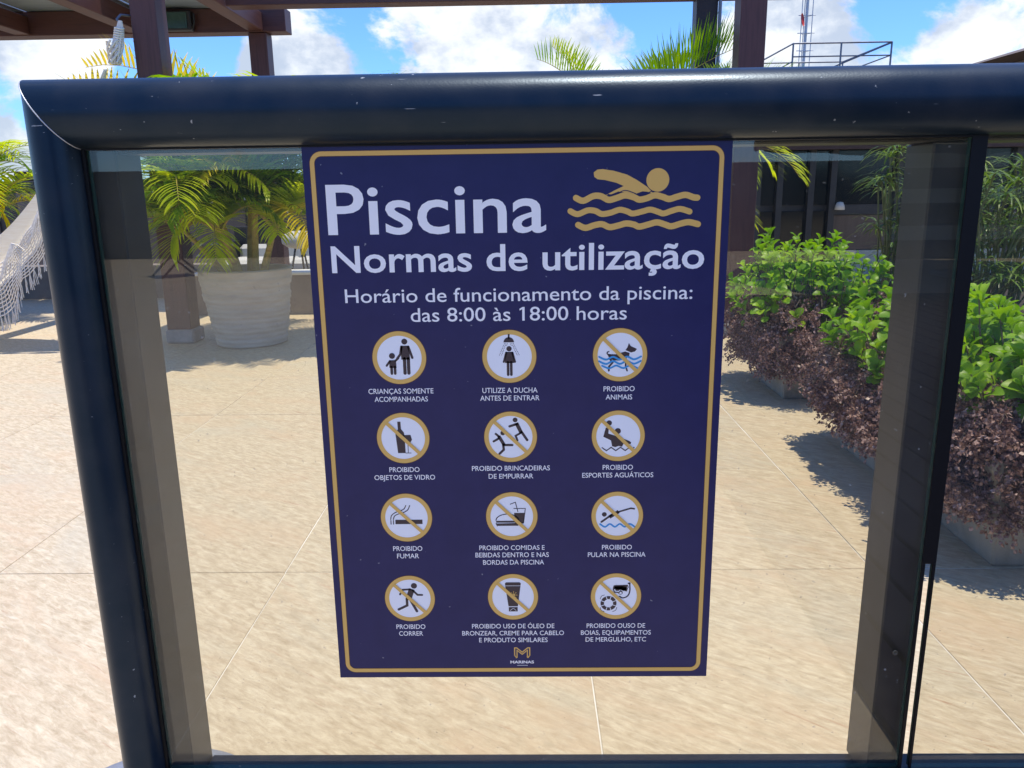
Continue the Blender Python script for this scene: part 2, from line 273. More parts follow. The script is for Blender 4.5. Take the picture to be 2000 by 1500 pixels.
# ------------------------------------------------------------------ object helpers
def link(name, me, parent=None, loc=None):
    o = bpy.data.objects.new(name, me); COL.objects.link(o)
    if parent: o.parent = parent
    if loc is not None: o.location = loc
    return o
def tag(o, label=None, cat=None, group=None, kind=None):
    if label: o['label'] = label
    if cat: o['category'] = cat
    if group: o['group'] = group
    if kind: o['kind'] = kind
    return o
def thing(name, label, cat, loc=(0,0,0), rz=0, group=None):
    o = bpy.data.objects.new(name, None); COL.objects.link(o); o.location = loc; o.rotation_euler = (0,0,rz); o.empty_display_size = 0.1
    return tag(o, label, cat, group)
class MB:
    def __init__(s): s.v = []; s.f = []; s.mi = []; s.sm = []
    def add(s, vs, fs, mi=0, smooth=False):
        k = len(s.v); s.v += [tuple(p) for p in vs]; s.f += [tuple(i+k for i in f) for f in fs]; s.mi += [mi]*len(fs); s.sm += [smooth]*len(fs)
    def box(s, x0, x1, y0, y1, z0, z1, mi=0):
        s.add([(x0,y0,z0),(x1,y0,z0),(x1,y1,z0),(x0,y1,z0),(x0,y0,z1),(x1,y0,z1),(x1,y1,z1),(x0,y1,z1)],
              [(0,3,2,1),(4,5,6,7),(0,1,5,4),(1,2,6,5),(2,3,7,6),(3,0,4,7)], mi)
    def bbox(s, x0, x1, y0, y1, z0, z1, c=0.004, mi=0):
        """box with chamfered edges"""
        vs = []; idx = {}
        X = (x0, x1); Y = (y0, y1); Z = (z0, z1)
        for i in (0,1):
            for j in (0,1):
                for k in (0,1):
                    sx, sy, sz = (1,-1)[i], (1,-1)[j], (1,-1)[k]
                    idx[(i,j,k,'x')] = len(vs); vs.append((X[i], Y[j]+sy*c, Z[k]+sz*c))
                    idx[(i,j,k,'y')] = len(vs); vs.append((X[i]+sx*c, Y[j], Z[k]+sz*c))
                    idx[(i,j,k,'z')] = len(vs); vs.append((X[i]+sx*c, Y[j]+sy*c, Z[k]))
        fs = []
        q = [(0,0),(1,0),(1,1),(0,1)]
        for e in (0,1):
            f = [idx[(e,a,b,'x')] for a,b in q]; fs.append(f if e else f[::-1])
            f = [idx[(a,e,b,'y')] for a,b in q]; fs.append(f[::-1] if e else f)
            f = [idx[(a,b,e,'z')] for a,b in q]; fs.append(f if e else f[::-1])
        for a in (0,1):
            for b_ in (0,1):
                fs.append([idx[(a,b_,0,'x')], idx[(a,b_,1,'x')], idx[(a,b_,1,'y')], idx[(a,b_,0,'y')]])
                fs.append([idx[(a,0,b_,'x')], idx[(a,1,b_,'x')], idx[(a,1,b_,'z')], idx[(a,0,b_,'z')]])
                fs.append([idx[(0,a,b_,'y')], idx[(1,a,b_,'y')], idx[(1,a,b_,'z')], idx[(0,a,b_,'z')]])
        for i in (0,1):
            for j in (0,1):
                for k in (0,1): fs.append([idx[(i,j,k,'x')], idx[(i,j,k,'y')], idx[(i,j,k,'z')]])
        s.add(vs, fs, mi)
    def tube(s, pts, r, n=8, mi=0, caps=True, smooth=True):
        pts = [Vector(p) for p in pts]; rs = r if isinstance(r, (list, tuple)) else [r]*len(pts)
        vs = []; prev = None
        for i, p in enumerate(pts):
            t = (pts[min(i+1, len(pts)-1)] - pts[max(i-1, 0)]).normalized()
            if prev is None:
                a = Vector((0,0,1)) if abs(t.z) < 0.9 else Vector((1,0,0)); u = t.cross(a).normalized()
            else: u = (prev - t*prev.dot(t)).normalized()
            prev = u; w = t.cross(u)
            for k in range(n):
                an = 2*math.pi*k/n; vs.append(p + (u*math.cos(an) + w*math.sin(an))*rs[i])
        fs = [(i*n+k, i*n+(k+1)%n, (i+1)*n+(k+1)%n, (i+1)*n+k) for i in range(len(pts)-1) for k in range(n)]
        s.add(vs, fs, mi, smooth)
        if caps:
            m_ = (len(pts)-1)*n
            s.add(vs[:n], [tuple(range(n))[::-1]], mi); s.add(vs[m_:m_+n], [tuple(range(n))], mi)
    def lathe(s, prof, n=48, mi=0, c=(0,0,0), wob=None):
        vs = []
        for j, (r, z) in enumerate(prof):
            for k in range(n):
                a = 2*math.pi*k/n; rr = r + (wob(a, z) if wob else 0)
                vs.append((c[0]+rr*math.cos(a), c[1]+rr*math.sin(a), c[2]+z))
        fs = [(j*n+k, j*n+(k+1)%n, (j+1)*n+(k+1)%n, (j+1)*n+k) for j in range(len(prof)-1) for k in range(n)]
        s.add(vs, fs, mi, True)
    def build(s, name, mats, parent=None, loc=None):
        me = bpy.data.meshes.new(name); me.from_pydata(s.v, [], s.f)
        for m in (mats if isinstance(mats, (list, tuple)) else [mats]): me.materials.append(m)
        me.polygons.foreach_set('material_index', s.mi); me.polygons.foreach_set('use_smooth', s.sm); me.update()
        return link(name, me, parent, loc)
def boxo(name, m, parent, *b, c=None):
    k = MB(); (k.bbox(*b, c=c) if c else k.box(*b)); return k.build(name, m, parent)
def copy_thing(o, parent=None):
    c = o.copy(); COL.objects.link(c); c.parent = parent
    for ch in list(o.children): copy_thing(ch, c)
    return c

# ------------------------------------------------------------------ setting: far ground, terrace, tiles
g = MB(); g.add([(-1500,-1500,-14),(1500,-1500,-14),(1500,1500,-14),(-1500,1500,-14)], [(0,1,2,3)])
tag(g.build('ground', M['city']), kind='structure')
g = MB(); g.box(-16, 16, -14, 16, -14.0+0.01, -0.0022)
terrace = tag(g.build('terrace_floor', M['grout']), kind='structure')
T = 0.742; gap = 0.0015; tile_me = None
k = MB(); h = T/2-gap
k.add([(-h,-h,-0.005),(h,-h,-0.005),(h,h,-0.005),(-h,h,-0.005),(-h,-h,-0.0012),(h,-h,-0.0012),(h,h,-0.0012),(-h,h,-0.0012),
       (-h+.0012,-h+.0012,0),(h-.0012,-h+.0012,0),(h-.0012,h-.0012,0),(-h+.0012,h-.0012,0)],
      [(8,9,10,11),(4,5,9,8),(5,6,10,9),(6,7,11,10),(7,4,8,11),(0,1,5,4),(1,2,6,5),(2,3,7,6),(3,0,4,7)])
t0 = k.build('tile', M['tile'], terrace); cells = []
for i in range(-12, 12):
    for j in range(-7, 12):
        cx = 0.133 + (i+0.5)*T; cy = 0.138 + (j+0.5)*T
        cells.append((abs(cx)*0.9 + (cy if cy > 0 else -1.6*cy), cx, cy))
cells.sort()
for q, (_, cx, cy) in enumerate(cells[:299]):
    o = t0 if q == 0 else t0.copy()
    if q: COL.objects.link(o)
    o.location = (cx + random.uniform(-.0008,.0008), cy + random.uniform(-.0008,.0008), random.uniform(-.0006,.0006))
    o.rotation_euler = (0, 0, 0 if random.random() < .7 else math.pi)
rest = MB()
for i in range(-21, 21):
    for j in range(-18, 21):
        cx = 0.133 + (i+0.5)*T; cy = 0.138 + (j+0.5)*T
        if any(abs(cx-a) < .01 and abs(cy-b_) < .01 for _, a, b_ in cells[:299]): continue
        rest.box(cx-h, cx+h, cy-h, cy+h, -0.005, -0.0004)
rt = rest.build('outer_tiles', M['tile'], terrace); tag(rt, kind='stuff')

# ------------------------------------------------------------------ the glass fence
fence = thing('glass_fence', 'dark blue framed glass pool fence with rounded top rail and mitred corner', 'fence', (0,0,0))
ZB, ZT = 0.990, 1.0665; BR = (ZT-ZB)/2; ZC_ = (ZT+ZB)/2; XI = -0.507; BP = 0.0270; XC = XI-BP; A = 0.038
def bullnose(t):  # unit profile: t 0..1 from outer edge round the front to the inner edge
    a = math.pi*t; c, s_ = math.cos(a), math.sin(a)
    return c, s_
NP = 26
prof = [bullnose(i/NP) for i in range(NP+1)]
k = MB()
for end in (0, 1):
    for c, s_ in prof:
        k.v.append(((XC - BP*c) if end == 0 else 2.6, -A*s_, ZC_ + BR*c))
n = NP+1
for i in range(NP): k.f.append((i, i+1, n+i+1, n+i)); k.mi.append(0); k.sm.append(True)
# back face closes the rail
k.f.append((0, n, 2*n-1, n-1)); k.mi.append(0); k.sm.append(False)
k.build('top_rail', M['frame'], fence)
k = MB()
for end in (0, 1):
    for c, s_ in prof:
        k.v.append((XC - BP*c, -A*s_, (ZC_ + BR*c - 0.0011) if end == 0 else 0.012))
for i in range(NP): k.f.append((n+i, n+i+1, i+1, i)); k.mi.append(0); k.sm.append(True)
k.f.append((0, n-1, 2*n-1, n)); k.mi.append(0); k.sm.append(False)
k.build('corner_post', M['frame'], fence)
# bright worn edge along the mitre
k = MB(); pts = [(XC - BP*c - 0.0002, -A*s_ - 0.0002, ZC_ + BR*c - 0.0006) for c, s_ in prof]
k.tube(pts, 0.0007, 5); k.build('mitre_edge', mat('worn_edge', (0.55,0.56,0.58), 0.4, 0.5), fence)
# bottom rail: bullnose in front of the glass, channel behind
k = MB()
for x in (XI+0.0005, 2.6):
    for c, s_ in prof: k.v.append((x, -A*s_*0.9, 0.1136 + 0.0300*c))
for i in range(NP): k.f.append((i, i+1, n+i+1, n+i)); k.mi.append(0); k.sm.append(True)
k.f.append((0, n, 2*n-1, n-1)); k.mi.append(0); k.sm.append(False)
k.build('bottom_rail', M['frame'], fence)
boxo('rear_channel', M['channel'], fence, XI+0.033, 2.6, 0.012, 0.076, 0.052, 0.107, c=0.002)
boxo('rear_top_channel', M['channel'], fence, XI+0.033, 2.6, 0.012, 0.075, 0.9845, 1.045, c=0.002)
boxo('rear_post_channel', M['channel'], fence, XI-0.045, -0.4745, 0.012, 0.0755, 0.012, 1.045, c=0.002)
mull = boxo('mullion', M['channel'], fence, 0.4862, 0.5310, 0.0118, 0.081, 0.1075, 0.9838, c=0.002)
m2 = mull.copy(); COL.objects.link(m2); m2.location = (1.045, 0, 0)
for x in (0.526, 0.5365):
    pass
boxo('gasket', M['rubber'], fence, 0.5232, 0.5410, -0.0012, 0.0013, 0.455, 0.990)
boxo('gasket', M['rubber'], fence, 0.5232, 0.5275, -0.0012, 0.0013, 0.144, 0.4545)
boxo('gasket', M['rubber'], fence, 0.5375, 0.5410, -0.0012, 0.0013, 0.144, 0.4545)
boxo('gasket', M['rubber'], fence, XI+0.0002, XI+0.0038, -0.003, 0.0117, 0.144, 0.9895)
boxo('gasket', M['rubber'], fence, XI+0.004, 0.5236, -0.0022, 0.0117, 0.9882, 0.990)
def pane(x0, x1):
    k = MB(); y0, y1, z0, z1 = 0.0014, 0.0094, 0.143, 0.9905
    k.add([(x0,y0,z0),(x1,y0,z0),(x1,y1,z0),(x0,y1,z0),(x0,y0,z1),(x1,y0,z1),(x1,y1,z1),(x0,y1,z1)], [(0,1,5,4),(2,3,7,6)], 0)
    k.add([(x0,y0,z0),(x1,y0,z0),(x1,y1,z0),(x0,y1,z0),(x0,y0,z1),(x1,y0,z1),(x1,y1,z1),(x0,y1,z1)], [(1,2,6,5),(3,0,4,7),(0,3,2,1),(4,5,6,7)], 1)
    return k.build('glass_pane', [M['glass'], M['glass_edge']], fence)
pane(XI+0.0042, 0.5234); pane(0.5395, 1.568)
# screws seen on the mullion behind the glass
for (x, z) in ((0.507, 0.318),):
    k = MB(); k.lathe([(0.0001,-.0),(0.0021,-.0),(0.0021,.001),(0.0036,.0012),(0.0036,0)], 18)
    o = k.build('screw', M['steel'], fence, (x, 0.0105, z)); o.rotation_euler = (R(90),0,0)
# round base cover plate at the foot of the post
k = MB(); k.lathe([(0.0001,.012),(0.165,.012),(0.186,.009),(0.19,.003),(0.19,0)], 64)
k.build('base_plate', M['disc'], fence, (-0.575, 0.028, 0.0005))
for a in (135, 225, 315, 45):
    k = MB(); k.lathe([(0.0001,.006),(0.008,.0055),(0.011,.003),(0.011,0)], 14)
    k.build('bolt', M['steel'], fence, (-0.575+.15*math.cos(R(a)), 0.028+.15*math.sin(R(a)), 0.0125))

# ------------------------------------------------------------------ the printed sign
SZ = 0.640
sign = thing('pool_rules_sign', 'navy pool rules sign with gold border and white lettering stuck on glass', 'sign', (0, 0, SZ))
boxo('panel', M['navy'], sign, -0.25, 0.25, 0.0, 0.0013, -0.35, 0.35)
DY = -0.00015
def flat(name, shapes, parent, origin=(0,0), s=1.0):
    """shapes: list of (material, layer, [polygons]) in drawing units; becomes one thin mesh"""
    mats = []; k = MB()
    for m, layer, polys in shapes:
        if m not in mats: mats.append(m)
        for poly in polys:
            P = [Vector((origin[0]+p[0]*s, origin[1]+p[1]*s, 0)) for p in poly]
            if isinstance(poly, tuple) and False: pass
            tri = tessellate_polygon([P])
            k.add([(p.x, DY*layer, p.y) for p in P], tri, mats.index(m))
    o = k.build(name, mats, parent); return o
def circ(cx, cy, r, n=40): return [(cx+r*math.cos(2*math.pi*i/n), cy+r*math.sin(2*math.pi*i/n)) for i in range(n)]
def ring(cx, cy, r0, r1, a0=0, a1=360, n=56):
    out = []
    for i in range(n):
        a = R(a0+(a1-a0)*i/n); b_ = R(a0+(a1-a0)*(i+1)/n)
        out.append([(cx+r0*math.cos(a),cy+r0*math.sin(a)),(cx+r1*math.cos(a),cy+r1*math.sin(a)),(cx+r1*math.cos(b_),cy+r1*math.sin(b_)),(cx+r0*math.cos(b_),cy+r0*math.sin(b_))])
    return out
def smooth(pts, k=5):
    out = []
    P = [pts[0]] + list(pts) + [pts[-1]]
    for i in range(1, len(P)-2):
        for j in range(k):
            t = j/k; a, b_, c, d = P[i-1], P[i], P[i+1], P[i+2]
            out.append(tuple(0.5*((2*b_[q])+(-a[q]+c[q])*t+(2*a[q]-5*b_[q]+4*c[q]-d[q])*t*t+(-a[q]+3*b_[q]-3*c[q]+d[q])*t**3) for q in (0,1)))
    out.append(tuple(pts[-1])); return out
def stroke(pts, w, cap=True, closed=False):
    """constant-width line as ONE polygon (miter joins, round caps)"""
    n = len(pts); L = []; Rr = []
    for i in range(n):
        a = Vector(pts[max(i-1,0)]); b_ = Vector(pts[i]); c = Vector(pts[min(i+1,n-1)])
        if i == 0: d = (c-b_).normalized()
        elif i == n-1: d = (b_-a).normalized()
        else:
            d1 = (b_-a).normalized(); d2 = (c-b_).normalized(); d = (d1+d2)
            d = d.normalized() if d.length > 1e-6 else d1
        nrm = Vector((-d.y, d.x)); sc = 1.0
        if 0 < i < n-1:
            cs = max(0.5, nrm.dot(Vector((-(b_-a).normalized().y, (b_-a).normalized().x)))); sc = 1/cs
        L.append(b_ + nrm*w/2*sc); Rr.append(b_ - nrm*w/2*sc)
    poly = list(L)
    if cap:
        e = Vector(pts[-1]); d = (Vector(pts[-1])-Vector(pts[-2])).normalized(); a0 = math.atan2(d.y, d.x)
        poly += [e + Vector((math.cos(a0+R(t)), math.sin(a0+R(t))))*w/2 for t in (60, 30, 0, -30, -60)]
    poly += Rr[::-1]
    if cap:
        e = Vector(pts[0]); d = (Vector(pts[0])-Vector(pts[1])).normalized(); a0 = math.atan2(d.y, d.x)
        poly += [e + Vector((math.cos(a0+R(t)), math.sin(a0+R(t))))*w/2 for t in (60, 30, 0, -30, -60)]
    return [(p[0], p[1]) for p in poly]
# gold border with a thin brown outline: one closed band
def rrect(x0, x1, z0, z1, r, n=8):
    out = []
    for cx, cz, a in ((x1-r, z1-r, 0), (x0+r, z1-r, 90), (x0+r, z0+r, 180), (x1-r, z0+r, 270)):
        for i in range(n+1): t = R(a+90*i/n); out.append((cx+r*math.cos(t), cz+r*math.sin(t)))
    return out
def band(a, b_):
    n = len(a); return [[a[i], a[(i+1)%n], b_[(i+1)%n], b_[i]] for i in range(n)]
BX0, BX1, BZ0, BZ1 = -0.2412, 0.2408, -0.3415, 0.3430
o1 = rrect(BX0, BX1, BZ0, BZ1, .0135); o2 = rrect(BX0+.0052, BX1-.0052, BZ0+.0052, BZ1-.0052, .0085)
p1 = rrect(BX0-.0007, BX1+.0007, BZ0-.0007, BZ1+.0007, .0142); p2 = rrect(BX0+.0059, BX1-.0059, BZ0+.0059, BZ1-.0059, .0078)
flat('border', [(M['brown_ink'], 1, band(p1, p2)), (M['gold_ink'], 2, band(o1, o2))], sign)
# lettering
def glyph_mesh(text, offset):
    c = bpy.data.curves.new('lettering', 'FONT'); c.body = text; c.size = 1; c.offset = offset; c.resolution_u = 4; c.align_x = 'LEFT'
    o = bpy.data.objects.new('lettering', c); COL.objects.link(o)
    bpy.context.view_layer.update()
    me = bpy.data.meshes.new_from_object(o.evaluated_get(bpy.context.evaluated_depsgraph_get()))
    bpy.data.objects.remove(o); return me
hm = glyph_mesh('H', 0.0); CAP = max(v.co.y for v in hm.vertices)
def lettering(text, xc, zb, w, cap, offset, m, layer=1, parent=None, name='lettering'):
    me = glyph_mesh(text, offset)
    xs = [v.co.x for v in me.vertices]; x0, x1 = min(xs), max(xs); sx = w/(x1-x0); sz = cap/(CAP+offset*1.2)
    for v in me.vertices: v.co = ((v.co.x-x0)*sx + xc - w/2, DY*layer, (v.co.y+offset*0.4)*sz + zb)
    me.materials.clear(); me.materials.append(m); me.name = name
    for p in me.polygons: p.use_smooth = False
    me.update()
    o = link(name, me, parent or sign); return o
LINES = [
('Piscina',-0.0953,0.2477,0.2595,0.0574),
('Normas de utilização',-0.0004,0.2024,0.4464,0.0314),
('Horário de funcionamento da piscina:',0.0002,0.1657,0.4205,0.0165),
('das 8:00 às 18:00 horas',0.0004,0.1416,0.2631,0.0167),
('CRIANÇAS SOMENTE',-0.1476,0.0512,0.0814,0.0065),
('ACOMPANHADAS',-0.1477,0.0409,0.0669,0.0064),
('UTILIZE A DUCHA',-0.0114,0.0509,0.0687,0.0065),
('ANTES DE ENTRAR',-0.0117,0.0410,0.0741,0.0064),
('PROIBIDO',0.1243,0.0515,0.0386,0.0064),
('ANIMAIS',0.1243,0.0409,0.0330,0.0063),
('PROIBIDO',-0.1480,-0.0524,0.0387,0.0065),
('OBJETOS DE VIDRO',-0.1481,-0.0629,0.0780,0.0064),
('PROIBIDO BRINCADEIRAS',-0.0117,-0.0517,0.0995,0.0065),
('DE EMPURRAR',-0.0118,-0.0624,0.0571,0.0064),
('PROIBIDO',0.1245,-0.0517,0.0384,0.0065),
('ESPORTES AGUÁTICOS',0.1246,-0.0621,0.0906,0.0064),
('PROIBIDO',-0.1488,-0.1620,0.0384,0.0066),
('FUMAR',-0.1488,-0.1726,0.0290,0.0066),
('PROIBIDO COMIDAS E',-0.0119,-0.1617,0.0855,0.0065),
('BEBIDAS DENTRO E NAS',-0.0118,-0.1720,0.0964,0.0066),
('BORDAS DA PISCINA',-0.0101,-0.1826,0.0803,0.0066),
('PROIBIDO',0.1253,-0.1620,0.0390,0.0065),
('PULAR NA PISCINA',0.1252,-0.1725,0.0755,0.0066),
('PROIBIDO',-0.1497,-0.2761,0.0391,0.0066),
('CORRER',-0.1499,-0.2863,0.0325,0.0066),
('PROIBIDO USO DE ÓLEO DE',-0.0119,-0.2760,0.1107,0.0066),
('BRONZEAR, CREME PARA CABELO',-0.0122,-0.2865,0.1371,0.0066),
('E PRODUTO SIMILARES',-0.0119,-0.2969,0.0925,0.0067),
('PROIBIDO OUSO DE',0.1259,-0.2761,0.0783,0.0066),
('BOIAS, EQUIPAMENTOS',0.1260,-0.2864,0.0938,0.0066),
('DE MERGULHO, ETC',0.1261,-0.2966,0.0812,0.0066),
('MARINAS',-0.0004,-0.3292,0.0321,0.0041),
]
for i, (t, xc, zb, w, cap) in enumerate(LINES):
    off = (0.010, 0.014, 0.004, 0.004)[i] if i < 4 else (0.006 if t != 'MARINAS' else 0.03)
    lettering(t, xc, zb, w, cap, off, M['white_ink'])
# flag of the figure one in 18:00
flat('numeral_flag', [(M['white_ink'], 2, [[(0.0054,0.1583),(0.0054,0.1557),(0.0017,0.1541),(0.0017,0.1562)]])], sign)
lettering('Residence', -0.0003, -0.3325, 0.019, 0.0016, 0.01, M['white_ink']) if False else None
# swimmer emblem
mm = 0.001
BODY = [(90.1,315.0),(94.5,318.1),(100.9,318.5),(113.7,316.4),(129.1,311.9),(140.8,305.6),(152.5,297.9),(160.5,289.8),(152.7,292.2),(147.5,292.7),(139.9,290.1),(134.8,288.7),(127.0,291.8),(119.2,292.9),(111.5,290.0),(103.8,288.6),(114.1,294.0),(125.3,299.1),(116.5,302.9),(103.6,306.1),(94.6,307.2),(90.7,310.0)]
W1 = [(69.5,286.3),(78.1,282.9),(89.6,288.0),(98.7,287.9),(107.8,283.5),(116.8,285.4),(127.0,288.4),(137.4,286.1),(143.9,283.3),(152.9,284.9),(161.8,288.0),(170.9,286.1),(178.7,283.5),(187.6,285.9),(197.8,288.0),(206.9,285.1),(211.6,284.6)]
W2 = [(63,271.2),(71.7,267.6),(83.3,271.8),(92.4,271.1),(100.2,267.4),(110.6,268.8),(120.9,272.0),(130.0,270.0),(136.5,267.4),(148.1,269.8),(157.1,271.7),(166.2,269.0),(172.7,267.0),(181.7,269.8),(191.9,272.0),(203.2,268.8)]
W3 = [(72.2,255.2),(80.9,251.6),(91.3,254.5),(100.4,255.7),(109.5,252.1),(119.9,253.9),(129.0,256.1),(138.1,254.7),(144.6,252.2),(156.3,254.9),(165.3,256.9),(174.4,254.4),(182.3,252.1),(193.9,255.2),(202.9,256.6),(213.6,254.1)]
G = M['gold_ink']
flat('swimmer_emblem', [(G, 2, [circ(164.9,305.4,13.3,48), BODY]), (M['navy'], 3, [stroke(smooth([(100,292.0),(110.5,289.2),(118.5,291.3),(127,294.0),(136,291.6),(143.9,288.6),(152.9,290.6),(158,292.6),(161,292.4)]), 1.0)]),
    (G, 4, [stroke(smooth(W1), 7.2), stroke(smooth(W2), 6.8), stroke(smooth(W3), 7.2)])], sign, s=mm)
# small monogram of the building above its name
flat('monogram', [(G, 1, [stroke([(-10.4,-317.5),(-10.4,-305.6),(-7.6,-305.6),(-.2,-312.2),(7.2,-305.6),(10.0,-305.6),(10.0,-317.5)], 1.5, False),
    stroke([(-7.2,-320.5),(-7.2,-309.3),(-.2,-315.4),(6.8,-309.3),(6.8,-320.5)], 1.5, False),
    stroke([(-10.4,-317.0),(-7.6,-321.0)], 1.5, False), stroke([(10.0,-317.0),(7.2,-321.0)], 1.5, False)])], sign, s=mm)
flat('small_print', [(M['disc_ink'], 1, [[(-7+i*1.2,-332.6),(-6.1+i*1.2,-332.6),(-6.1+i*1.2,-331.9),(-7+i*1.2,-331.9)] for i in range(12)])], sign, s=mm)

# pictograms, drawn around a unit circle
D, Wh, Bl = M['dark_ink'], M['disc_ink'], M['blue_ink']
def pic(cx, cy, sx, sy, items):
    out = []
    f = lambda p: ((p[0]-cx)/sx, (cy-p[1])/sy)
    for it in items:
        m, layer, kind = it[:3]
        if kind == 'c': x, y = f(it[3]); polys = [circ(x, y, it[4]/sx, 24)]
        elif kind == 'p': polys = [[f(q) for q in it[3]]]
        elif kind == 'l': polys = [stroke([f(q) for q in it[3]], it[4]/sx)]
        elif kind == 'b': polys = [stroke([f(q) for q in it[3]], it[4]/sx, False)]
        elif kind == 's': polys = [stroke(smooth([f(q) for q in it[3]]), it[4]/sx)]
        elif kind == 'o': x, y = f(it[3]); polys = ring(x, y, it[4]/sx, it[5]/sx, n=28)
        elif kind == 'd':
            a, b_ = Vector(it[3][0]), Vector(it[3][1]); n = it[5]; polys = []
            for i in range(n):
                p = a.lerp(b_, (i+.15)/n); q = a.lerp(b_, (i+.7)/n); polys.append(stroke([f(p), f(q)], it[4]/sx, False))
        out.append((m, layer, polys))
    return out
def zig(x0, x1, y, amp, n):
    return [(x0+(x1-x0)*i/n, y+(amp if i % 2 else -amp)) for i in range(n+1)]
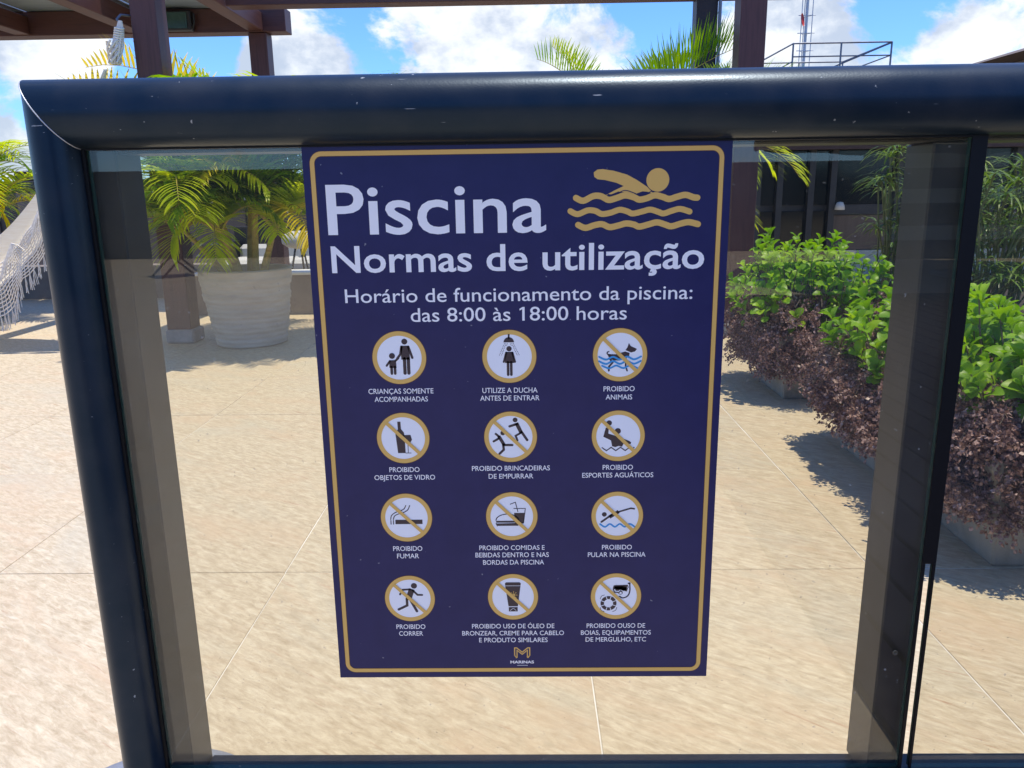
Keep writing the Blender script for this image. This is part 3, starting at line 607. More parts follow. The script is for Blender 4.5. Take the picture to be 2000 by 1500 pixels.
PICS = [
 (-0.1475,0.0970,False,'child holding an adult hand', pic(422,321,244,239,[(D,3,'c',(474,175),27),(D,3,'p',[(437,212),(512,212),(520,338),(440,338)]),(D,3,'l',[(445,222),(432,290),(402,330)],22),(D,3,'l',[(508,222),(540,322)],22),(D,3,'l',[(468,330),(468,462)],30),(D,3,'l',[(503,330),(503,462)],30),
   (D,4,'c',(356,303),27),(D,4,'p',[(328,342),(390,342),(392,412),(328,412)]),(D,4,'l',[(335,350),(303,392)],19),(D,4,'l',[(385,348),(412,325)],19),(D,4,'l',[(347,405),(347,464)],24),(D,4,'l',[(378,405),(378,464)],24)])),
 (-0.0115,0.0971,False,'person under a shower', pic(1429,309,244,241,[(D,3,'b',[(1426,104),(1426,150)],16),(D,3,'p',[(1378,180)]+[(1426-47*math.cos(R(a)),178-45*math.sin(R(a))) for a in range(10,171,16)]+[(1473,180)]),
   (D,3,'c',(1427,238),24),(D,3,'p',[(1395,266),(1462,266),(1474,368),(1388,368)]),(D,3,'l',[(1400,274),(1378,358)],18),(D,3,'l',[(1458,274),(1480,358)],18),(D,3,'l',[(1416,362),(1416,476)],24),(D,3,'l',[(1445,362),(1445,476)],24)]
   +[(D,3,'d',[(a,186),(b_,c)],5,n_) for a,b_,c,n_ in ((1388,1337,302,8),(1401,1357,302,8),(1464,1521,302,8),(1451,1502,302,8),(1415,1402,214,3),(1438,1450,214,3))])),
 (0.1247,0.0976,True,'dog in water', pic(615,293,247,241,[(D,3,'s',[(512,262),(498,268),(500,284),(525,292)],11),(D,3,'p',[(500,284),(575,287),(662,262),(702,276),(697,308),(660,330),(610,345),(560,342),(528,330),(505,302)]),(D,3,'p',[(693,186),(712,214),(768,240),(750,263),(716,272),(663,250),(680,225)]),
   (D,3,'l',[(520,325),(548,362),(516,398),(514,436)],17),(D,3,'l',[(668,325),(668,395),(682,438)],15),(Bl,5,'s',zig(424,806,322,13,6),17),(Bl,5,'s',zig(424,806,362,13,6),17),(Bl,5,'s',zig(452,775,402,12,5),16)])),
 (-0.1476,-0.0070,True,'bottle and wine glass', pic(457,1056,239,228,[(D,3,'p',[(410,906),(439,906),(441,972),(466,1005),(470,1030),(474,1192),(404,1192),(388,1015),(412,975)]),(D,3,'p',[(455,1028),(525,1026),(537,1070),(520,1098),(498,1106),(475,1098),(462,1078)]),(D,3,'b',[(498,1100),(498,1190)],6),(D,3,'b',[(472,1192),(526,1192)],6)])),
 (-0.0115,-0.0067,True,'one figure pushing another', pic(1440,1045,238,230,[(D,3,'c',(1483,890),22),(D,3,'b',[(1494,918),(1540,1012)],34),(D,3,'l',[(1500,926),(1432,948)],22),(D,3,'l',[(1540,1000),(1590,1074)],23),(D,3,'l',[(1530,1010),(1486,1034),(1502,1076)],18),
   (D,3,'c',(1370,1008),22),(D,3,'b',[(1332,1035),(1382,1120)],30),(D,3,'l',[(1335,1040),(1306,1016)],20),(D,3,'l',[(1332,1058),(1286,1084)],20),(D,3,'l',[(1375,1118),(1454,1119)],22),(D,3,'l',[(1372,1112),(1376,1162),(1338,1198)],22)])),
 (0.1243,-0.0066,True,'water polo player', pic(600,1036,239,229,[(D,3,'c',(516,918),25),(D,3,'c',(595,992),28),(D,3,'p',[(486,960),(513,962),(510,1014),(600,1043),(700,1082),(718,1095),(714,1112),(652,1102),(636,1135),(605,1127),(575,1138),(546,1130),(535,1076),(465,1042)]),(D,3,'b',zig(452,708,1155,15,6),10),(D,3,'c',(744,1143),6)])),
 (-0.1484,-0.1152,True,'burning cigarette', pic(401,272,190,180,[(D,3,'p',[(317,287),(519,287),(519,320),(317,320)]),(D,3,'b',[(284,290),(284,322)],7),(D,3,'b',[(303,290),(303,322)],7),(D,3,'s',[(283,284),(290,256),(318,233),(352,222),(385,206),(400,180)],7),(D,3,'s',[(303,284),(312,260),(340,244),(372,236),(412,214),(429,180)],7)])),
 (-0.0115,-0.1144,True,'burger and drink', pic(1192,262,190,180,[(D,3,'s',[(1074,291),(1084,270),(1120,250),(1175,245),(1225,262),(1245,291)],7),(D,3,'l',[(1080,301),(1244,301)],13),(D,3,'b',[(1074,313),(1084,336),(1240,336),(1250,313),(1074,313)],6),(D,3,'b',[(1205,203),(1293,203),(1279,312),(1216,312)],6),(D,3,'p',[(1209,236),(1289,236),(1278,316),(1218,316)]),(D,3,'b',[(1180,171),(1220,156),(1238,228)],6)])),
 (0.1249,-0.1148,True,'diver above water', pic(484,259,193,181,[(D,3,'c',(387,247),18),(D,3,'l',[(366,304),(440,252)],15),(D,3,'b',[(425,268),(495,226)],28),(D,3,'l',[(488,230),(585,202),(610,206)],13),(Bl,3,'s',zig(356,616,331,11,7),13)])),
 (-0.1491,-0.2310,True,'running figure', pic(425,878,188,171,[(D,3,'c',(460,782),23),(D,3,'b',[(443,806),(412,888)],44),(D,3,'l',[(448,815),(484,850),(519,851)],15),(D,3,'l',[(430,808),(374,811),(352,846)],15),(D,3,'l',[(402,880),(402,930),(336,960)],19),(D,3,'l',[(424,880),(474,974)],20)])),
 (-0.0115,-0.2295,True,'tube of sun cream', pic(1200,863,188,172,[(D,3,'p',[(1140,760),(1150,752),(1250,752),(1260,760),(1236,934),(1165,934)]),(D,3,'p',[(1167,940),(1234,940),(1234,973),(1167,973)]),(Wh,4,'b',[(1142,778),(1258,778)],3),(Wh,4,'s',[(1178,966),(1200,950),(1222,966)],3),(G,4,'c',(1205,848),13)]
   +[(G,4,'b',[(1205+18*math.cos(R(a)),848+18*math.sin(R(a))),(1205+28*math.cos(R(a)),848+28*math.sin(R(a)))],5) for a in range(0,360,45)])),
 (0.1252,-0.2294,True,'lifebuoy and diving mask', pic(473,860,188,171,[(D,3,'o',(418,912),34,60),(D,3,'b',[(458,780),(556,778),(566,800),(558,828),(522,832),(508,818),(494,832),(462,828),(452,806),(458,780)],9),(D,3,'p',[(468,792),(546,790),(552,806),(546,818),(524,820),(508,806),(490,820),(470,818),(464,804)]),(D,3,'s',[(574,766),(576,820),(560,858),(525,872),(500,860)],10),(D,3,'b',[(560,764),(580,762)],12),(D,3,'s',[(492,838),(508,846),(522,836)],4)]
   +[(Wh,4,'b',[(418+32*math.cos(R(a)),912+32*math.sin(R(a))),(418+62*math.cos(R(a)),912+62*math.sin(R(a)))],5) for a in (20,70,110,160,200,250,290,340)]
   +[(D,3,'s',[(418+70*math.cos(R(a-18)),912+70*math.sin(R(a-18))),(418+76*math.cos(R(a)),912+76*math.sin(R(a))),(418+70*math.cos(R(a+18)),912+70*math.sin(R(a+18)))],4) for a in (45,135,225,315)])),
]
for x, z, barred, what, shapes in PICS:
    p = flat('pictogram', [(Wh, 2, [circ(0,0,.86,64)])], sign, (x, z), 0.0332); tag(p, 'pictogram of ' + what)
    flat('ring', [(M['brown_ink'], 1, ring(0,0,.80,1.022,n=72)), (G, 3, ring(0,0,.832,1.0,n=72))], p, (x, z), 0.0332)
    flat('figure', shapes, p, (x, z), 0.0332)
    if barred: flat('slash', [(G, 7, [stroke([(-.605,.605),(.605,-.605)], .135, False)])], p, (x, z), 0.0332)

# ------------------------------------------------------------------ pergola
per = thing('pergola', 'dark red stained timber pergola with square posts over the terrace', 'pergola', (-2.2, 4.1, 0))
def pbox(name, m, b, c=0.004):
    x0,x1,y0,y1,z0,z1 = b; cx, cy, cz = (x0+x1)/2, (y0+y1)/2, (z0+z1)/2
    k = MB(); k.bbox(x0-cx, x1-cx, y0-cy, y1-cy, z0-cz, z1-cz, c); o = k.build(name, m, per, (cx+2.2, cy-4.1, cz)); return o
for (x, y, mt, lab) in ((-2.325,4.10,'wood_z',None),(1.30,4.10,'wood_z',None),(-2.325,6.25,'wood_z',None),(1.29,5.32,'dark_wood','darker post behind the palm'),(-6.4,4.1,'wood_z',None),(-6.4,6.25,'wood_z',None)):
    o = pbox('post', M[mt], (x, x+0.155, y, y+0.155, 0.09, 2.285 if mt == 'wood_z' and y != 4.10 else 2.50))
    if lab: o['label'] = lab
    pbox('plinth', M['plinth'], (x-0.012, x+0.175, y-0.015, y+0.17, 0.0, 0.092), 0.012)
pbox('beam', M['wood_x'], (-7.0, -1.995, 6.235, 6.42, 2.288, 2.478))
pbox('beam', M['wood_x'], (-2.165, 3.2, 5.30, 5.45, 2.292, 2.45))
pbox('beam', M['wood_x'], (-7.0, -1.9, 4.05, 4.2, 2.54, 2.70))
for x in (-2.30, -3.32, -4.30, -5.28, -6.30):
    pbox('rafter', M['wood_y'], (x-0.02, x+0.11, 3.8, 6.234, 2.296, 2.44))
for x in (1.30,):
    pbox('rafter', M['wood_y'], (x, x+0.13, 3.8, 5.299, 2.502, 2.64))
pbox('roof_sheet', M['roof_sheet'], (-3.22, -2.33, 5.55, 6.5, 2.482, 2.492), 0.001)
pbox('roof_sheet', M['roof_sheet'], (-4.20, -3.24, 5.55, 6.5, 2.482, 2.492), 0.001)
pbox('roof_sheet', M['roof_sheet'], (-6.9, -4.22, 5.55, 6.5, 2.482, 2.492), 0.001)
# drainpipe strip on the dark post
k = MB(); k.tube([(1.455+2.2,5.30-4.1,0.05),(1.455+2.2,5.30-4.1,2.4)], 0.013, 8); tag(k.build('drainpipe', M['rail_metal'], per))
# floodlight on the beam
fl = thing('floodlight', 'square green-glass floodlight fixed to the pergola beam', 'floodlight', (-2.90, 6.23, 2.37))
boxo('housing', M['lamp_body'], fl, -0.13, 0.13, -0.075, 0.0, -0.075, 0.08, c=0.008)
boxo('glass', M['lamp_glass'], fl, -0.115, 0.10, -0.081, -0.0755, -0.06, 0.066, c=0.001)
k = MB(); k.tube([(0.12,-0.04,-0.07),(0.15,-0.05,-0.02),(0.15,-0.05,0.06)], 0.008, 6); k.build('bracket', M['lamp_body'], fl)
# ------------------------------------------------------------------ hammock with its rope, hung on the left post
ham = thing('hammock', 'cream cotton hammock with knotted lace fringe hung from the pergola post', 'hammock', (-3.4, 3.9, 0))
ox, oy = -3.4, 3.9
hk = MB(); hk.tube([(-2.335-ox,4.12-oy,1.99),(-2.36-ox,4.06-oy,1.985),(-2.375-ox,4.03-oy,1.955),(-2.355-ox,4.03-oy,1.93)], 0.007, 6); hk.build('hook', M['rail_metal'], ham)
H = Vector((-2.355-ox, 4.03-oy, 1.945)); KN = Vector((-2.40-ox, 4.0-oy, 1.70))
k = MB()
for i in range(9):
    a = 2*math.pi*i/9; off = Vector((math.cos(a)*.02, math.sin(a)*.02, 0)); k.tube([H+off*.3, H+Vector((-.01,0,-.06))+off, H.lerp(KN,.6)+off*1.5, KN+off*.9], .006, 5)
for j in range(11): 
    z = 1.90-0.013*j; c = H.lerp(KN, (1.945-z)/.245); k.tube([c+Vector((math.cos(R(a))*.024, math.sin(R(a))*.024, .004*math.sin(R(a*2)))) for a in range(0,361,30)], .006, 5, caps=False)
for j in range(7):
    a0 = j*51; k.tube([KN+Vector((0,0,.07))+Vector((math.cos(R(a0+t))*.034, math.sin(R(a0+t))*.034, (t-90)*.0007)) for t in range(0,200,25)], .006, 5)
k.build('rope_whipping', M['cord'], ham)
# hammock body: sagging line of its near edge, world x z
edge = smooth([(-2.42,1.66),(-2.62,1.33),(-2.98,0.885),(-3.28,0.64),(-3.7,0.46),(-4.3,0.42),(-4.9,0.6),(-5.5,1.05),(-6.1,1.75)], 10)
NS = len(edge)
cl = MB(); vs = []; NW = 22
for i, (x, z) in enumerate(edge):
    s_ = i/(NS-1); w = 0.02 + 0.50*math.sin(math.pi*min(1,max(0,s_)))**0.9; dp = 0.01 + 0.30*math.sin(math.pi*s_)**1.3
    for j in range(NW):
        t = j/(NW-1); a = math.pi*t
        rip = 0.010*math.sin(t*46+s_*3)*(0.4+math.sin(math.pi*s_))
        vs.append((x-ox, 3.90-oy + w*t - 0.05*math.sin(math.pi*s_), z - dp*math.sin(a)**0.5*(1-0.2*t) + rip + .16*t*math.sin(math.pi*s_)))
cl.add(vs, [(i*NW+j, i*NW+j+1, (i+1)*NW+j+1, (i+1)*NW+j) for i in range(8, NS-9) for j in range(NW-1)], 0, True)
cl.build('cloth', M['cotton'], ham)
st = MB()
for j in range(0, NW, 1):
    for a, b_ in ((0, 8), (NS-1, NS-9)):
        p = Vector(vs[a*NW+j]); q = Vector(vs[b_*NW+j]); st.tube([p, p.lerp(q,.5)+Vector((0,0,-.005)), q], .0035, 4)
st.build('clew_strings', M['cord'], ham)['kind'] = 'stuff'
# lace fringe: net of cords hanging from the near edge, scalloped, with tassels
net = MB(); tas = MB()
i0, i1 = 14, 66; seg = i1-i0; cols_ = 60
def ep(s_):
    f = i0 + s_*seg; a = int(f); a = min(a, NS-2); t = f-a
    return Vector((edge[a][0]*(1-t)+edge[a+1][0]*t-ox, 3.845-oy, edge[a][1]*(1-t)+edge[a+1][1]*t))
def drop(s_): return (0.16 + 0.16*math.sin(math.pi*min(1,s_*1.25))) + 0.055*abs(math.sin(math.pi*s_*7))
def np_(s_, t):
    p = ep(s_); d = drop(s_)
    return Vector((p.x - 0.03*t + .004*math.sin(s_*90+t*9), p.y - 0.02*math.sin(t*3) + .012*math.sin(s_*40+t*5), max(0.12, p.z - 0.13 - d*t)))
for c in range(cols_+1):
    s_ = c/cols_; net.tube([np_(s_, t/8) for t in range(9)], .0028, 4)
    if c % 1 == 0:
        b_ = np_(s_, 1)
        for q in range(5):
            dx = random.uniform(-.013,.013); tas.tube([b_, b_+Vector((dx*.6, random.uniform(-.01,.01), -.04)), b_+Vector((dx*1.2, random.uniform(-.012,.012), -.085-random.random()*.02))], .0022, 4)
for r_ in range(1, 14):
    t = r_/13; net.tube([np_(c/(cols_*2), t) for c in range(cols_*2+1)], (.0036 if r_ > 3 else .005), 4)
for f in range(8):   # fans of cords at the top of each scallop
    s0 = (f+.5)/8; ap = ep(s0) + Vector((0,-.012,-.10))
    for q in range(-6, 7): e = np_(min(1,max(0,s0+q*.0105)), .42); e.y -= .012; net.tube([ap, (ap+e)/2+Vector((0,0,.012*abs(q)/6)), e], .0028, 4)
net.build('lace_net', M['cord'], ham); tas.build('tassels', M['cord'], ham)['kind'] = 'stuff'
tag(ham.children[-1], kind='stuff') if False else None

# ------------------------------------------------------------------ palms in pots
def frond_mesh(L, droop, nl, leaf, width, lift, curl=0.5, up=0.0):
    """rachis along +X bending down, leaflets both sides; local space"""
    rz = MB(); rach = []
    for i in range(13):
        t = i/12; ang = droop*t*t*1.0; rach.append(t)
    # integrate the bending line
    P = [Vector((0,0,0))]; angs = []
    a = lift
    for i in range(24):
        t = i/24; a = lift - droop*(t**1.4); angs.append(a); P.append(P[-1]+Vector((math.cos(a),0,math.sin(a)))*L/24)
    angs.append(a)
    rz.tube(P[::2], [0.0075*(1-.8*i/12) for i in range(13)], 5, mi=1)
    for i in range(nl):
        t = 0.16 + 0.84*(i+.5)/nl; f = t*24; k0 = min(int(f), 23); p = P[k0].lerp(P[k0+1], f-k0); a = angs[k0]
        T_ = Vector((math.cos(a),0,math.sin(a))); Nn = Vector((-math.sin(a),0,math.cos(a)))
        ll = leaf*(0.45+0.55*math.sin(math.pi*min(1,t*0.95+.08))**0.7)*random.uniform(.88,1.1)
        for sd in (-1, 1):
            fw = 0.55+0.5*t+random.uniform(-.12,.12)
            d = (T_*fw + Vector((0,sd,0))*1.0 + Nn*(0.45+up+random.uniform(-.15,.15))).normalized()
            q = p.copy(); pts = [q.copy()]
            for s_ in range(4):
                d = (d + Vector((0,0,-1))*curl*(0.10+0.13*s_)).normalized(); q = q + d*ll/4; pts.append(q.copy())
            sv = d.cross(Nn).normalized(); sv = (sv if sv.length > .1 else Vector((0,1,0)))
            ws = (0.55, 1.0, 0.92, 0.6, 0.06); vs = []
            for j, (pp, w) in enumerate(zip(pts, ws)):
                dd = (pts[min(j+1,4)]-pts[max(j-1,0)]).normalized(); side = dd.cross(Vector((-math.sin(a)*.6, sd*.25, 1))).normalized()*width*w
                vs += [pp-side, pp+side]
            rz.add(vs, [(2*j,2*j+1,2*j+3,2*j+2) for j in range(4)], 0, True)
    return rz
def orient(az, tilt=0, roll=0):
    return Quaternion((0,0,1), az) @ Quaternion((0,1,0), -tilt) @ Quaternion((1,0,0), roll)
def frond(parent, base, az, lift, L, droop, m, leaf=.27, nl=30, width=.0075, roll=0, curl=.5, up=0.0):
    k = frond_mesh(L, droop, nl, leaf, width, lift, curl, up); o = k.build('frond', [M[m], M['stem_gold']], parent, base)
    o.rotation_mode = 'QUATERNION'; o.rotation_quaternion = orient(az, 0, roll); return o
def pot_obj(name, label, loc, r0, r1, h, seedv):
    p = thing(name, label, 'plant pot', loc)
    prof = []; nr = 60
    for i in range(nr+1):
        t = i/nr; r = r0 + (r1-r0)*(t**0.85) + 0.0024*math.sin(t*math.pi*2*15) + 0.003*math.sin(t*31+seedv); prof.append((r if i else r0*0.93, t*h))
    k = MB(); k.lathe(prof, 72, wob=lambda a, z: 0.004*math.sin(3*a+z*9)+0.002*math.sin(11*a+z*40)); k.lathe([(r1+.003, h), (r1-.004, h+.008), (r1-.028, h+.008), (r1-.032, h-.05)], 72)
    k.build('shell', M['pot'], p)
    k = MB(); k.lathe([(r1-.03, h-.05), (r1*.5, h-.035), (.0001, h-.03)], 40); k.build('soil', M['soil'], p); return p
def palm(name, label, loc, stems, fronds, group='potted palms on the terrace'):
    p = thing(name, label, 'palm', loc, group=group)
    tips = []
    for (dx, dy, lx, ly, hh, r) in stems:
        k = MB(); pts = [(dx,dy,0),(dx+lx*.3,dy+ly*.3,hh*.35),(dx+lx*.65,dy+ly*.65,hh*.7),(dx+lx,dy+ly,hh)]
        k.tube(smooth3(pts), [r*(1-.35*i/12) for i in range(13)], 8); k.build('stem', M['stem_gold'], p); tips.append(Vector((dx+lx,dy+ly,hh)))
    for f in fronds:
        si = f[0]; frond(p, tips[si]+Vector((0,0,-.02)), *f[1:6], **(f[6] if len(f) > 6 else {}))
    return p
def smooth3(pts, n=12):
    P = [Vector(p) for p in pts]; out = []
    for i in range(n+1):
        t = i/n*(len(P)-1); a = min(int(t), len(P)-2); out.append(P[a].lerp(P[a+1], t-a))
    return out
PX, PY = -1.775, 4.10
pot_obj('plant_pot', 'large ribbed whitish tapered pot holding the golden cane palm', (PX, PY, 0), 0.215, 0.290, 0.48, 0)
random.seed(11)
stems = [(-.03,-.03,-.10,-.04,.42,.030),(.06,.0,.05,-.02,.50,.026),(-.08,.05,-.16,.05,.36,.024),(.10,.05,.12,.04,.40,.024),(0,.09,.02,.10,.55,.026),(-.02,-.09,-.04,-.12,.30,.022),(.12,-.06,.14,-.08,.30,.020),(-.12,-.04,-.22,-.06,.30,.020)]
fr = []
for i in range(74):
    si = i % 8; az = random.uniform(0, 2*math.pi); lift = random.uniform(.7, 1.45); L = random.uniform(.6, 1.0)
    fr.append((si, az, lift, L, random.uniform(.9, 2.1), random.choice(['frond_green','frond_lime','frond_lime','frond_green','frond_lime']), dict(leaf=random.uniform(.24,.32), nl=38, width=.0075, curl=random.uniform(.35,.8))))
fr += [(4, R(176), 1.22, 1.40, 1.45, 'frond_gold', dict(leaf=.28, nl=38, curl=.22, up=.9, width=.011)), (0, R(168), 1.20, 1.42, 1.5, 'frond_gold', dict(leaf=.26, nl=30, curl=.25, up=.8, width=.010)), (3, R(150), 1.3, 1.2, 1.5, 'frond_lime', dict(leaf=.26)), (4, R(60), 1.3, 1.2, 1.5, 'frond_lime', dict(leaf=.28)), (3, R(-10), 1.2, 1.2, 1.7, 'frond_lime', dict(leaf=.28)), (1, R(-60), 1.3, 1.1, 1.7, 'frond_lime', dict(leaf=.28)), (0, R(230), 1.3, 1.0, 1.7, 'frond_green', dict(leaf=.28)), (5, R(200), 1.2, 1.0, 1.8, 'frond_green', dict(leaf=.28)), (3, R(20), 1.3, 1.3, 1.3, 'frond_green', dict(leaf=.28)),
       (4, R(20), 1.35, .95, 1.2, 'frond_gold', dict(leaf=.24, nl=26)), (1, R(185), 1.5, .9, .9, 'frond_lime', dict(leaf=.26, nl=26)), (1, R(0), 1.0, .95, 1.5, 'frond_lime', dict(leaf=.28)),
       (2, R(190), .9, .75, 1.9, 'frond_lime', dict(leaf=.28)), (7, R(200), .8, .6, 2.4, 'frond_lime', dict(leaf=.28)), (7, R(230), .7, .6, 2.4, 'frond_lime', dict(leaf=.26)), (5, R(250), .7, .55, 2.4, 'frond_lime', dict(leaf=.28)), (5, R(285), .6, .5, 2.5, 'frond_lime', dict(leaf=.24)), (6, R(310), .8, .6, 2.4, 'frond_gold', dict(leaf=.24))]
for i in range(18):
    fr.append((i % 8, random.uniform(3.0, 6.4), random.uniform(.55, 1.2), random.uniform(.38, .62), random.uniform(1.4, 2.4), random.choice(['frond_gold','frond_lime','frond_lime','frond_green']), dict(leaf=random.uniform(.18,.25), nl=30, curl=random.uniform(.4,.8), width=.0075)))
palm('areca_palm', 'golden cane palm with many yellow-green fronds in the ribbed whitish pot', (PX, PY, .44), stems, fr)
# palm at the left edge of the view
random.seed(5)
pot_obj('plant_pot', 'tapered pot of the palm at the far left by the dark wall', (-4.45, 5.3, 0), 0.215, 0.29, 0.48, 2)
fr = [(i % 5, random.uniform(-1.2, 1.2) if i % 2 else random.uniform(0, 6.28), random.uniform(.3, 1.2), random.uniform(.7, .95), random.uniform(1.2, 2.0), random.choice(['frond_green','frond_lime','frond_lime','frond_gold']), dict(leaf=.26, nl=28)) for i in range(26)]
palm('areca_palm', 'green palm with arching fronds at the far left edge', (-4.45, 5.3, .62), [(-.03,-.03,-.05,-.04,.30,.028),(.06,.0,.08,-.02,.40,.026),(-.08,.05,-.10,.05,.3,.024),(.10,.05,.16,.02,.25,.024),(0,.09,.02,.08,.4,.026)], fr)
# palm behind the sign, its crown rising over the rail
random.seed(23)
pot_obj('plant_pot', 'tapered pot of the palm hidden behind the pool rules sign', (0.66, 4.75, 0), 0.215, 0.29, 0.48, 4)
fr = [(i % 5, random.uniform(0, 6.28), random.uniform(.2, 1.0), random.uniform(.6, .85), random.uniform(1.4, 2.3), random.choice(['frond_green','frond_lime','frond_green']), dict(leaf=.26, nl=28)) for i in range(20)]
fr += [(0, R(-3), .90, 1.02, .55, 'frond_green', dict(leaf=.34, nl=40, curl=.12, up=.8, width=.0065)), (0, R(-14), .84, 1.0, .6, 'frond_green', dict(leaf=.32, nl=36, curl=.25, up=.6, width=.0065)), (1, R(-8), .62, 1.0, .5, 'frond_green', dict(leaf=.32, nl=38, curl=.2, up=.5, width=.0065)), (2, R(195), 1.1, .66, .9, 'frond_green', dict(leaf=.26, curl=.1, up=.8, width=.005)),
       (0, R(40), 1.0, .9, .8, 'frond_green', dict(leaf=.28, nl=34, curl=.15, up=.5)), (1, R(6), .80, .85, .5, 'frond_green', dict(leaf=.30, nl=36, curl=.2, up=.6, width=.0065)), (3, R(35), 1.0, .95, .6, 'frond_green', dict(leaf=.28, nl=34, curl=.2, up=.5, width=.006)), (2, R(150), 1.2, .7, .6, 'frond_lime', dict(leaf=.22, nl=30, curl=.15, up=.6, width=.005)), (3, R(10), .55, .95, 1.6, 'frond_lime', dict(leaf=.30)), (3, R(-25), .5, 1.05, 1.6, 'frond_lime', dict(leaf=.30)), (4, R(-30), .2, 1.0, 1.2, 'frond_lime', dict(leaf=.28))]
palm('areca_palm', 'green palm rising above the rail beside the right timber post', (0.66, 4.75, .44), [(-.03,-.03,.02,-.04,.85,.030),(.06,.0,.18,-.02,.80,.026),(-.08,.05,-.02,.05,.95,.024),(.10,.05,.22,.02,.70,.024),(0,.09,.1,.08,.55,.026)], fr)

# ------------------------------------------------------------------ concrete planters with shrubs and trailing purple plants
def leaf_mesh(Lf, Wf, cup):
    k = MB(); prof_ = ((0,.10),(.25,.50),(.50,.88),(.74,1.0),(.92,.72),(1.0,.30)); vs = []
    for t, w in prof_:
        z = -cup*Lf*(t-.4)**2*1.2
        vs += [(t*Lf, -w*Wf/2, z+cup*Wf*.35*w), (t*Lf, 0, z), (t*Lf, w*Wf/2, z+cup*Wf*.35*w)]
    k.add(vs, [(3*j+a, 3*j+3+a, 3*j+4+a, 3*j+1+a) for j in range(5) for a in (0,1)], 0, True); return k
LEAFS = []
for (a, b_, c) in ((.052,.038,.5),(.044,.034,.3),(.060,.041,.7)):
    o = leaf_mesh(a, b_, c).build('leaf', M['clusia']); LEAFS.append(o.data); bpy.data.objects.remove(o)
def shrub_points(n, hx, hy, z0, z1, seedv):
    """twig tips spread through a loose mound"""
    rnd = random.Random(seedv); out = []
    while len(out) < n:
        x, y = rnd.uniform(-1,1), rnd.uniform(-1,1); r = abs(x)**3+abs(y)**3
        if r > 1: continue
        top = z0 + (z1-z0)*(1-.45*r**1.2)*(0.86+.14*math.sin(x*5+seedv)*math.cos(y*6+seedv))
        z = top - (top-z0)*(rnd.random()**1.3)*0.85 + rnd.uniform(-.03,.03)
        out.append(Vector((x*hx, y*hy, z)))
    return out
def shrub(label, loc, hx, hy, z0, z1, seedv, tips_n):
    rnd = random.Random(seedv)
    s_ = thing('round_leaf_shrub', label, 'shrub', loc, group='green shrubs in the concrete planters')
    tips = shrub_points(tips_n, hx, hy, z0, z1, seedv); tw = MB(); leaves = []
    for tp in tips:
        root = Vector((tp.x*.55, tp.y*.55, z0-.12)); mid = root.lerp(tp, .55)+Vector((rnd.uniform(-.03,.03), rnd.uniform(-.03,.03), 0))
        tw.tube([root, mid, tp], [.0035, .0028, .0018], 4, caps=False)
        d = (tp-mid).normalized(); outw = Vector((tp.x*1.2, tp.y*1.2, .35)).normalized(); d = (d*.5+outw*.6).normalized()
        a0 = rnd.uniform(0, 6.28)
        for pr in range(4):
            c = tp - d*pr*.022
            for sd in (0, 1):
                an = a0 + pr*1.57 + sd*math.pi; u = d.orthogonal().normalized(); v = d.cross(u)
                side = u*math.cos(an)+v*math.sin(an); el = (1.6, 1.1, .7, .4)[pr]
                dirv = (side + d*el + Vector((rnd.uniform(-.2,.2),)*3)).normalized()
                up = (d - dirv*d.dot(dirv)); up = up.normalized() if up.length > .05 else side
                up = (up + Vector((0,0,.5))); up = (up - dirv*up.dot(dirv)).normalized(); y = up.cross(dirv)
                Mx = Matrix((dirv, y, up)).transposed().to_4x4(); Mx.translation = c; leaves.append((Mx, rnd.choice(LEAFS), rnd.uniform(.75, 1.15) * (.7 if pr == 0 else 1)))
    tw.build('twigs', M['twig'], s_)
    cam_loc = Vector((0.00804, -0.95264, 0.93414)) - Vector(loc)
    leaves.sort(key=lambda q: (q[0].translation-cam_loc).length - 1.2*q[0].translation.z)
    for Mx, me, sc in leaves[:299]:
        o = link('leaf', me, s_); o.matrix_local = Mx @ Matrix.Scale(sc, 4)
    k = MB()
    for Mx, me, sc in leaves[299:]:
        m_ = Mx @ Matrix.Scale(sc, 4); k.add([m_ @ v.co for v in me.vertices], [tuple(p.vertices) for p in me.polygons], 0, True)
    tag(k.build('leaf_mass', M['clusia'], s_), kind='stuff'); return s_
